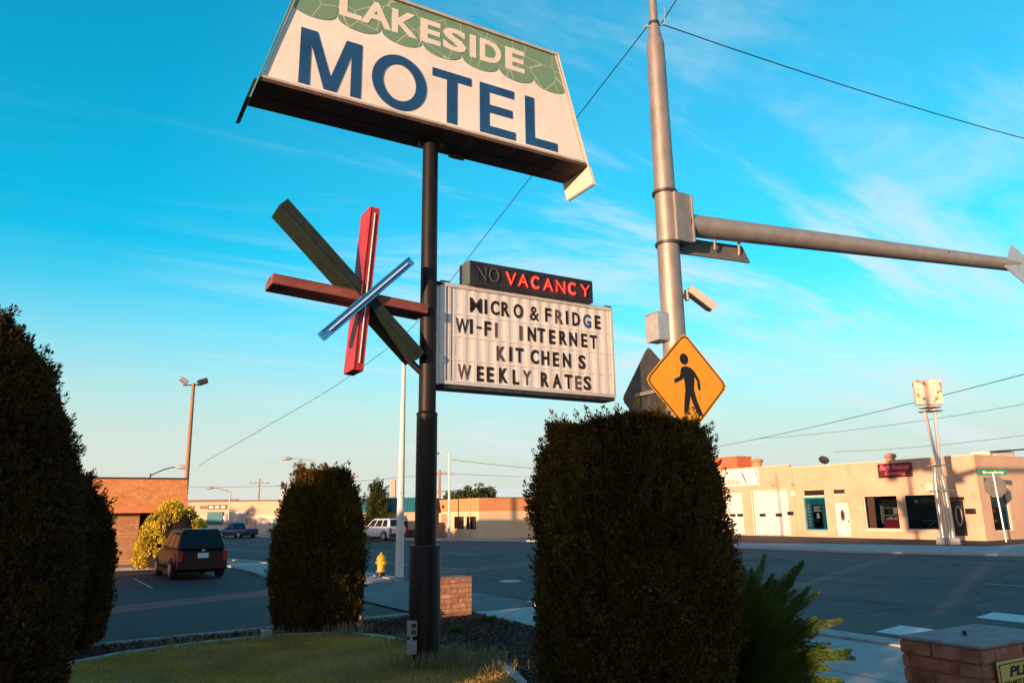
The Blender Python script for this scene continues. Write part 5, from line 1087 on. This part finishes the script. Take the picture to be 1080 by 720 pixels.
def utility(x, y, h, ang, arms, label, r=.14, w=1.1):
    o = thing('utility_pole', label, 'utility pole', (x, y, 0), ang, 'wooden utility poles'); MB().tube([(0, 0, 0), (0, 0, h)], [r, r*.7], 10).obj('pole', 'wood', o, smooth=True)
    for z in arms:
        c = MB().box(-w, -.16, z-.06, w, -.05, z+.06).obj('crossarm', 'wood', o)
        b = MB()
        for q in (-w+.1, -w*.4, w*.4, w-.1): b.lathe([(.04, z+.061), (.06, z+.12), (.03, z+.2)], 8, (q, -.1))
        b.obj('insulator', 'greybox', c)
utility(31.0, 68.5, 6.3, R(-30), (5.9, 4.2), 'wooden utility pole with two crossarms behind the corner building', .16, 1.5)
utility(20.5, 74, 6.0, R(-30), (5.6,), 'distant utility pole behind the teal roof, left one of two', .1, 1.1)
utility(24.0, 76, 6.2, R(-25), (5.9,), 'distant utility pole behind the teal roof, nearer the white pole', .1, 1.1)
utility(21, 105, 7.0, R(-30), (6.4,), 'distant utility pole over the far peach shops, left one of two', .12, 1.3)
utility(25.3, 108, 6.8, R(-30), (6.2,), 'distant utility pole over the far peach shops, right one of two', .12, 1.3)
def wire(p, q, sag, label, r=.012, name='power_line'):
    p, q = Vector(p), Vector(q); pts = []
    for t in np.linspace(0, 1, 24): v = p.lerp(q, t); v.z -= sag*4*t*(1-t); pts.append(tuple(v))
    tag(MB().tube(pts, r, 5).obj(name, 'wire', smooth=True), label, 'wire', 'overhead wires')
wire((8.25, 9.1, 10.8), (14.9, 118.4, 10.6), -1.6, 'black wire running from the traffic pole top behind the motel sign to the far left', .02)
bpy.data.objects.remove(bpy.data.objects['power_line'])
pts = [(8.28, 9.1, 10.78), (8.8, 10.6, 10.95), (13.64, 26.8, 12.6), (15.43, 37.3, 12.17), (16.0, 54.3, 11.64), (15.6, 85, 10.6), (14.9, 118.4, 9.5)]
def spline(pts, n=60):
    pts = np.array(pts); d = np.r_[0, np.cumsum(np.linalg.norm(np.diff(pts, axis=0), axis=1))]; t = np.linspace(0, d[-1], n)
    from numpy import interp
    base = np.c_[[interp(t, d, pts[:, k]) for k in range(3)]].T
    for _ in range(6): base[1:-1] = (base[:-2]+base[1:-1]*2+base[2:])/4
    return [tuple(v) for v in base]
sp = spline([(8.28, 9.1, 10.78), (13.2, 26.9, 12.35), (15.2, 37.3, 12.0), (16.0, 54.3, 11.5), (15.6, 85, 10.6), (14.9, 118.4, 9.5)])
tag(MB().tube(sp, [.010+.022*i/59 for i in range(60)], 5).obj('power_line', 'wire', smooth=True), 'black wire running from the traffic pole top behind the motel sign to the far left', 'wire', 'overhead wires')
wire((8.47, 8.95, 10.74), (41.6, 4.9, 12.5), 1.0, 'black wire leaving the traffic pole top to the upper right corner', .011)
wire((8.45, 8.98, 10.75), (10.8, 7.6, 14.8), -.1, 'short black wire rising steeply from the traffic pole top', .011)
wire((67, 66, 9.6), (47, 16, 10.2), .35, 'upper black wire sloping over the peach shop building roof', .025)
wire((70.7, 63, 10.4), (64, 25, 10.2), .5, 'middle thin wire over the peach shop building roof', .02)
wire((78.5, 58.6, 8.7), (75, 30, 8.7), .4, 'lowest thin wire over the peach shop building roof', .02)
wire((26.5, 56.3, 6.4), (60, 44, 5.5), .9, 'wire from the pale street lamp to the right behind the hedge', .018)
wire((31, 68.4, 6.0), (70, 62, 6.5), .6, 'wire from the crossarm utility pole to the right behind the hedge', .018)
wire((31, 68.4, 6.0), (4, 100, 6), .8, 'wire from the crossarm utility pole to the far left over the teal roof', .018)
b = W(TP); b.tube([(8.33, 9.03, 10.7), (8.5, 8.95, 10.75)], .02, 6); b.tube([(8.33, 9.03, 10.7), (8.15, 9.1, 10.68)], .03, 6); b.tube([(8.5, 8.93, 10.75), (8.52, 8.93, 11.1)], .008, 6); b.obj('insulator', 'greybox', TP)

# ------------------------------------------------------------------ vehicles
def car(label, loc, ang, paint, L=4.2, Wd=1.72, H=1.55, kind='hatch', lower='carlow'):
    """local +y is the front; origin under the middle"""
    o = thing('parked_car', label, {'truck': 'pickup truck'}.get(kind, 'car'), loc, ang); hw = Wd/2
    belt = H*.60; zl = .22
    ys = [-L/2, -L/2+.08, -L/2+.35, -L*.25, 0, L*.25, L/2-.45, L/2-.12, L/2]
    wf = [.86, .93, .98, 1, 1, 1, .97, .9, .8]
    zt_ = [belt-.12, belt-.02, belt, belt, belt-.01, belt-.03, belt-.12, belt-.22, belt-.38]
    if kind == 'truck': zt_ = [belt-.04, belt, belt, belt, belt, belt-.0, belt-.05, belt-.1, belt-.3]
    zb2 = [zl+.12, zl+.03, zl, zl, zl, zl, zl, zl+.04, zl+.12]
    b = MB(); n = 10; vs = []
    for y, w, zt2, z0 in zip(ys, wf, zt_, zb2):
        w *= hw; hh = zt2-z0
        vs += [(-w*.9, y, z0), (-w*.98, y, z0+hh*.15), (-w, y, z0+hh*.5), (-w*.985, y, z0+hh*.8), (-w*.90, y, zt2), (w*.90, y, zt2), (w*.985, y, z0+hh*.8), (w, y, z0+hh*.5), (w*.98, y, z0+hh*.15), (w*.9, y, z0)]
    fs = [(i*n+k, (i+1)*n+k, (i+1)*n+(k+1) % n, i*n+(k+1) % n) for i in range(len(ys)-1) for k in range(n)]+[tuple(range(n)), tuple(range((len(ys)-1)*n+n-1, (len(ys)-1)*n-1, -1))]
    b.add(vs, fs); body = b.obj('body', paint, o, bevel=.07, seg=3, smooth=True)
    if kind == 'hatch': g = (-L/2+.05, -L/2+.40, L*.04, L*.27)
    elif kind == 'suv': g = (-L/2+.12, -L/2+.40, L*.08, L*.27)
    else: g = (-.35, -.2, L*.10, L*.24)
    yb0, yt0, yt1, yb1 = g; bw, tw = hw*.92, hw*.72; zb3, zt3 = belt-.02, H-.03
    c8 = [(-bw, yb0, zb3), (bw, yb0, zb3), (bw, yb1, zb3), (-bw, yb1, zb3), (-tw, yt0, zt3), (tw, yt0, zt3), (tw, yt1, zt3), (-tw, yt1, zt3)]
    MB().add(c8, [(0, 3, 2, 1), (4, 5, 6, 7), (0, 1, 5, 4), (1, 2, 6, 5), (2, 3, 7, 6), (3, 0, 4, 7)]).obj('cabin', paint, o, bevel=.10, seg=4, smooth=True)
    MB().box(-tw*.9, yt0+.08, zt3+.001, tw*.9, yt1-.08, zt3+.025).obj('roof_panel', paint if kind != 'suv' else paint, o, bevel=.012)
    def glass(idx, u0, u1, v0, v1, nm):
        A, B_, C_, D_ = [Vector(c8[i]) for i in idx]; nrm = (B_-A).cross(D_-A).normalized(); P = []
        for u, v in ((u0, v0), (u1, v0), (u1, v1), (u0, v1)):
            P.append((A.lerp(B_, u)).lerp(D_.lerp(C_, u), v)+nrm*.012)
        b = MB(); b.add([tuple(p_) for p_ in P]+[tuple(p_-nrm*.02) for p_ in P], [(0, 1, 2, 3), (7, 6, 5, 4), (0, 4, 5, 1), (1, 5, 6, 2), (2, 6, 7, 3), (3, 7, 4, 0)]); return b.obj(nm, 'carglass', o)
    glass((0, 1, 5, 4), .07, .93, .14, .90, 'rear_window'); glass((2, 3, 7, 6), .06, .94, .1, .93, 'windscreen')
    for i4 in ((1, 2, 6, 5), (3, 0, 4, 7)):
        sp2 = ((.08, .30), (.34, .62), (.66, .92)) if kind != 'truck' else ((.12, .9),)
        for u0, u1 in sp2:
            if i4[0] == 3: u0, u1 = 1-u1, 1-u0
            glass(i4, u0, u1, .14, .88, 'side_window')
    r = .31 if kind != 'suv' else .36
    for sx in (-1, 1):
        for y in (-L/2+.78, L/2-.82):
            b = MB(); b.tube([(sx*(hw-.20), y, r), (sx*(hw-.015), y, r), (sx*(hw+.012), y, r)], [r, r, r*.9], 22); t_ = b.obj('wheel', 'tyre', o, smooth=True)
            b = MB(); b.tube([(sx*(hw+.013), y, r), (sx*(hw+.02), y, r)], r*.64, 20); b.obj('rim', 'rim', t_, smooth=True)
            b = MB(); n_ = 14
            for k in range(n_): a0_, a1_ = math.pi*k/n_, math.pi*(k+1)/n_; b.add([(sx*(hw+.004), y+math.cos(q)*rad_, r+math.sin(q)*rad_) for q, rad_ in ((a0_, r+.02), (a1_, r+.02), (a1_, r+.075), (a0_, r+.075))], [(0, 1, 2, 3)])
            b.obj('wheel_arch', lower, o)
    MB().box(-hw*.93, -L/2-.06, zl+.08, hw*.93, -L/2+.12, zl+.36).obj('rear_bumper', lower if kind != 'hatch' else paint, o, bevel=.04, smooth=True)
    MB().box(-hw*.9, L/2-.14, zl+.02, hw*.9, L/2+.05, zl+.33).obj('front_bumper', lower, o, bevel=.04, smooth=True)
    for sx in (-1, 1):
        MB().box(sx*hw*.74, -L/2-.02, belt-.42, sx*hw*.93, -L/2+.1, belt-.04).obj('tail_lamp', 'tail', o, bevel=.02)
        MB().box(sx*hw*.55, L/2-.2, belt-.42, sx*hw*.84, L/2+.005, belt-.27).obj('headlight', 'head', o, bevel=.02)
        MB().box(sx*(hw*.95), L*.17, belt, sx*(hw*.95+.17), L*.17+.1, belt+.13).obj('mirror', paint, o, bevel=.03)
        MB().box(sx*(hw*.995), -L*.28, zl-.01, sx*(hw*.995+.012), L*.27, zl+.12).obj('sill', lower, o)
    if kind != 'truck':
        MB().box(-.17, -L/2-.035, belt-.28, .17, -L/2-.0, belt-.12).obj('number_plate', 'plate', o)
        MB().box(-.05, -L/2-.04, belt-.06, .05, -L/2-.0, belt-.01).obj('emblem', 'rim', o)
    else:
        MB().box(-hw*.82, -L/2+.08, belt-.35, hw*.82, -.45, belt+.001).obj('bed', 'dark', o)
        MB().box(-hw*.7, -L/2-.012, .55, hw*.7, -L/2-.001, belt-.1).obj('tailgate', paint, o)
    return o
car('dark maroon hatchback parked facing the motel office, its rear towards the viewer', (3.62, 29.35, 0), R(5), 'carpaint', 4.0, 1.70, 1.62)
car('white sport utility car with dark lower cladding parked by the teal roofed building', (21.75, 59.3, 0), R(16), 'carwhite', 4.4, 1.8, 1.72, 'suv')
car('dark blue pickup truck far down the street before the peach shops', (14.0, 79.0, 0), R(24), 'carblue', 4.4, 1.7, 1.45, 'truck')
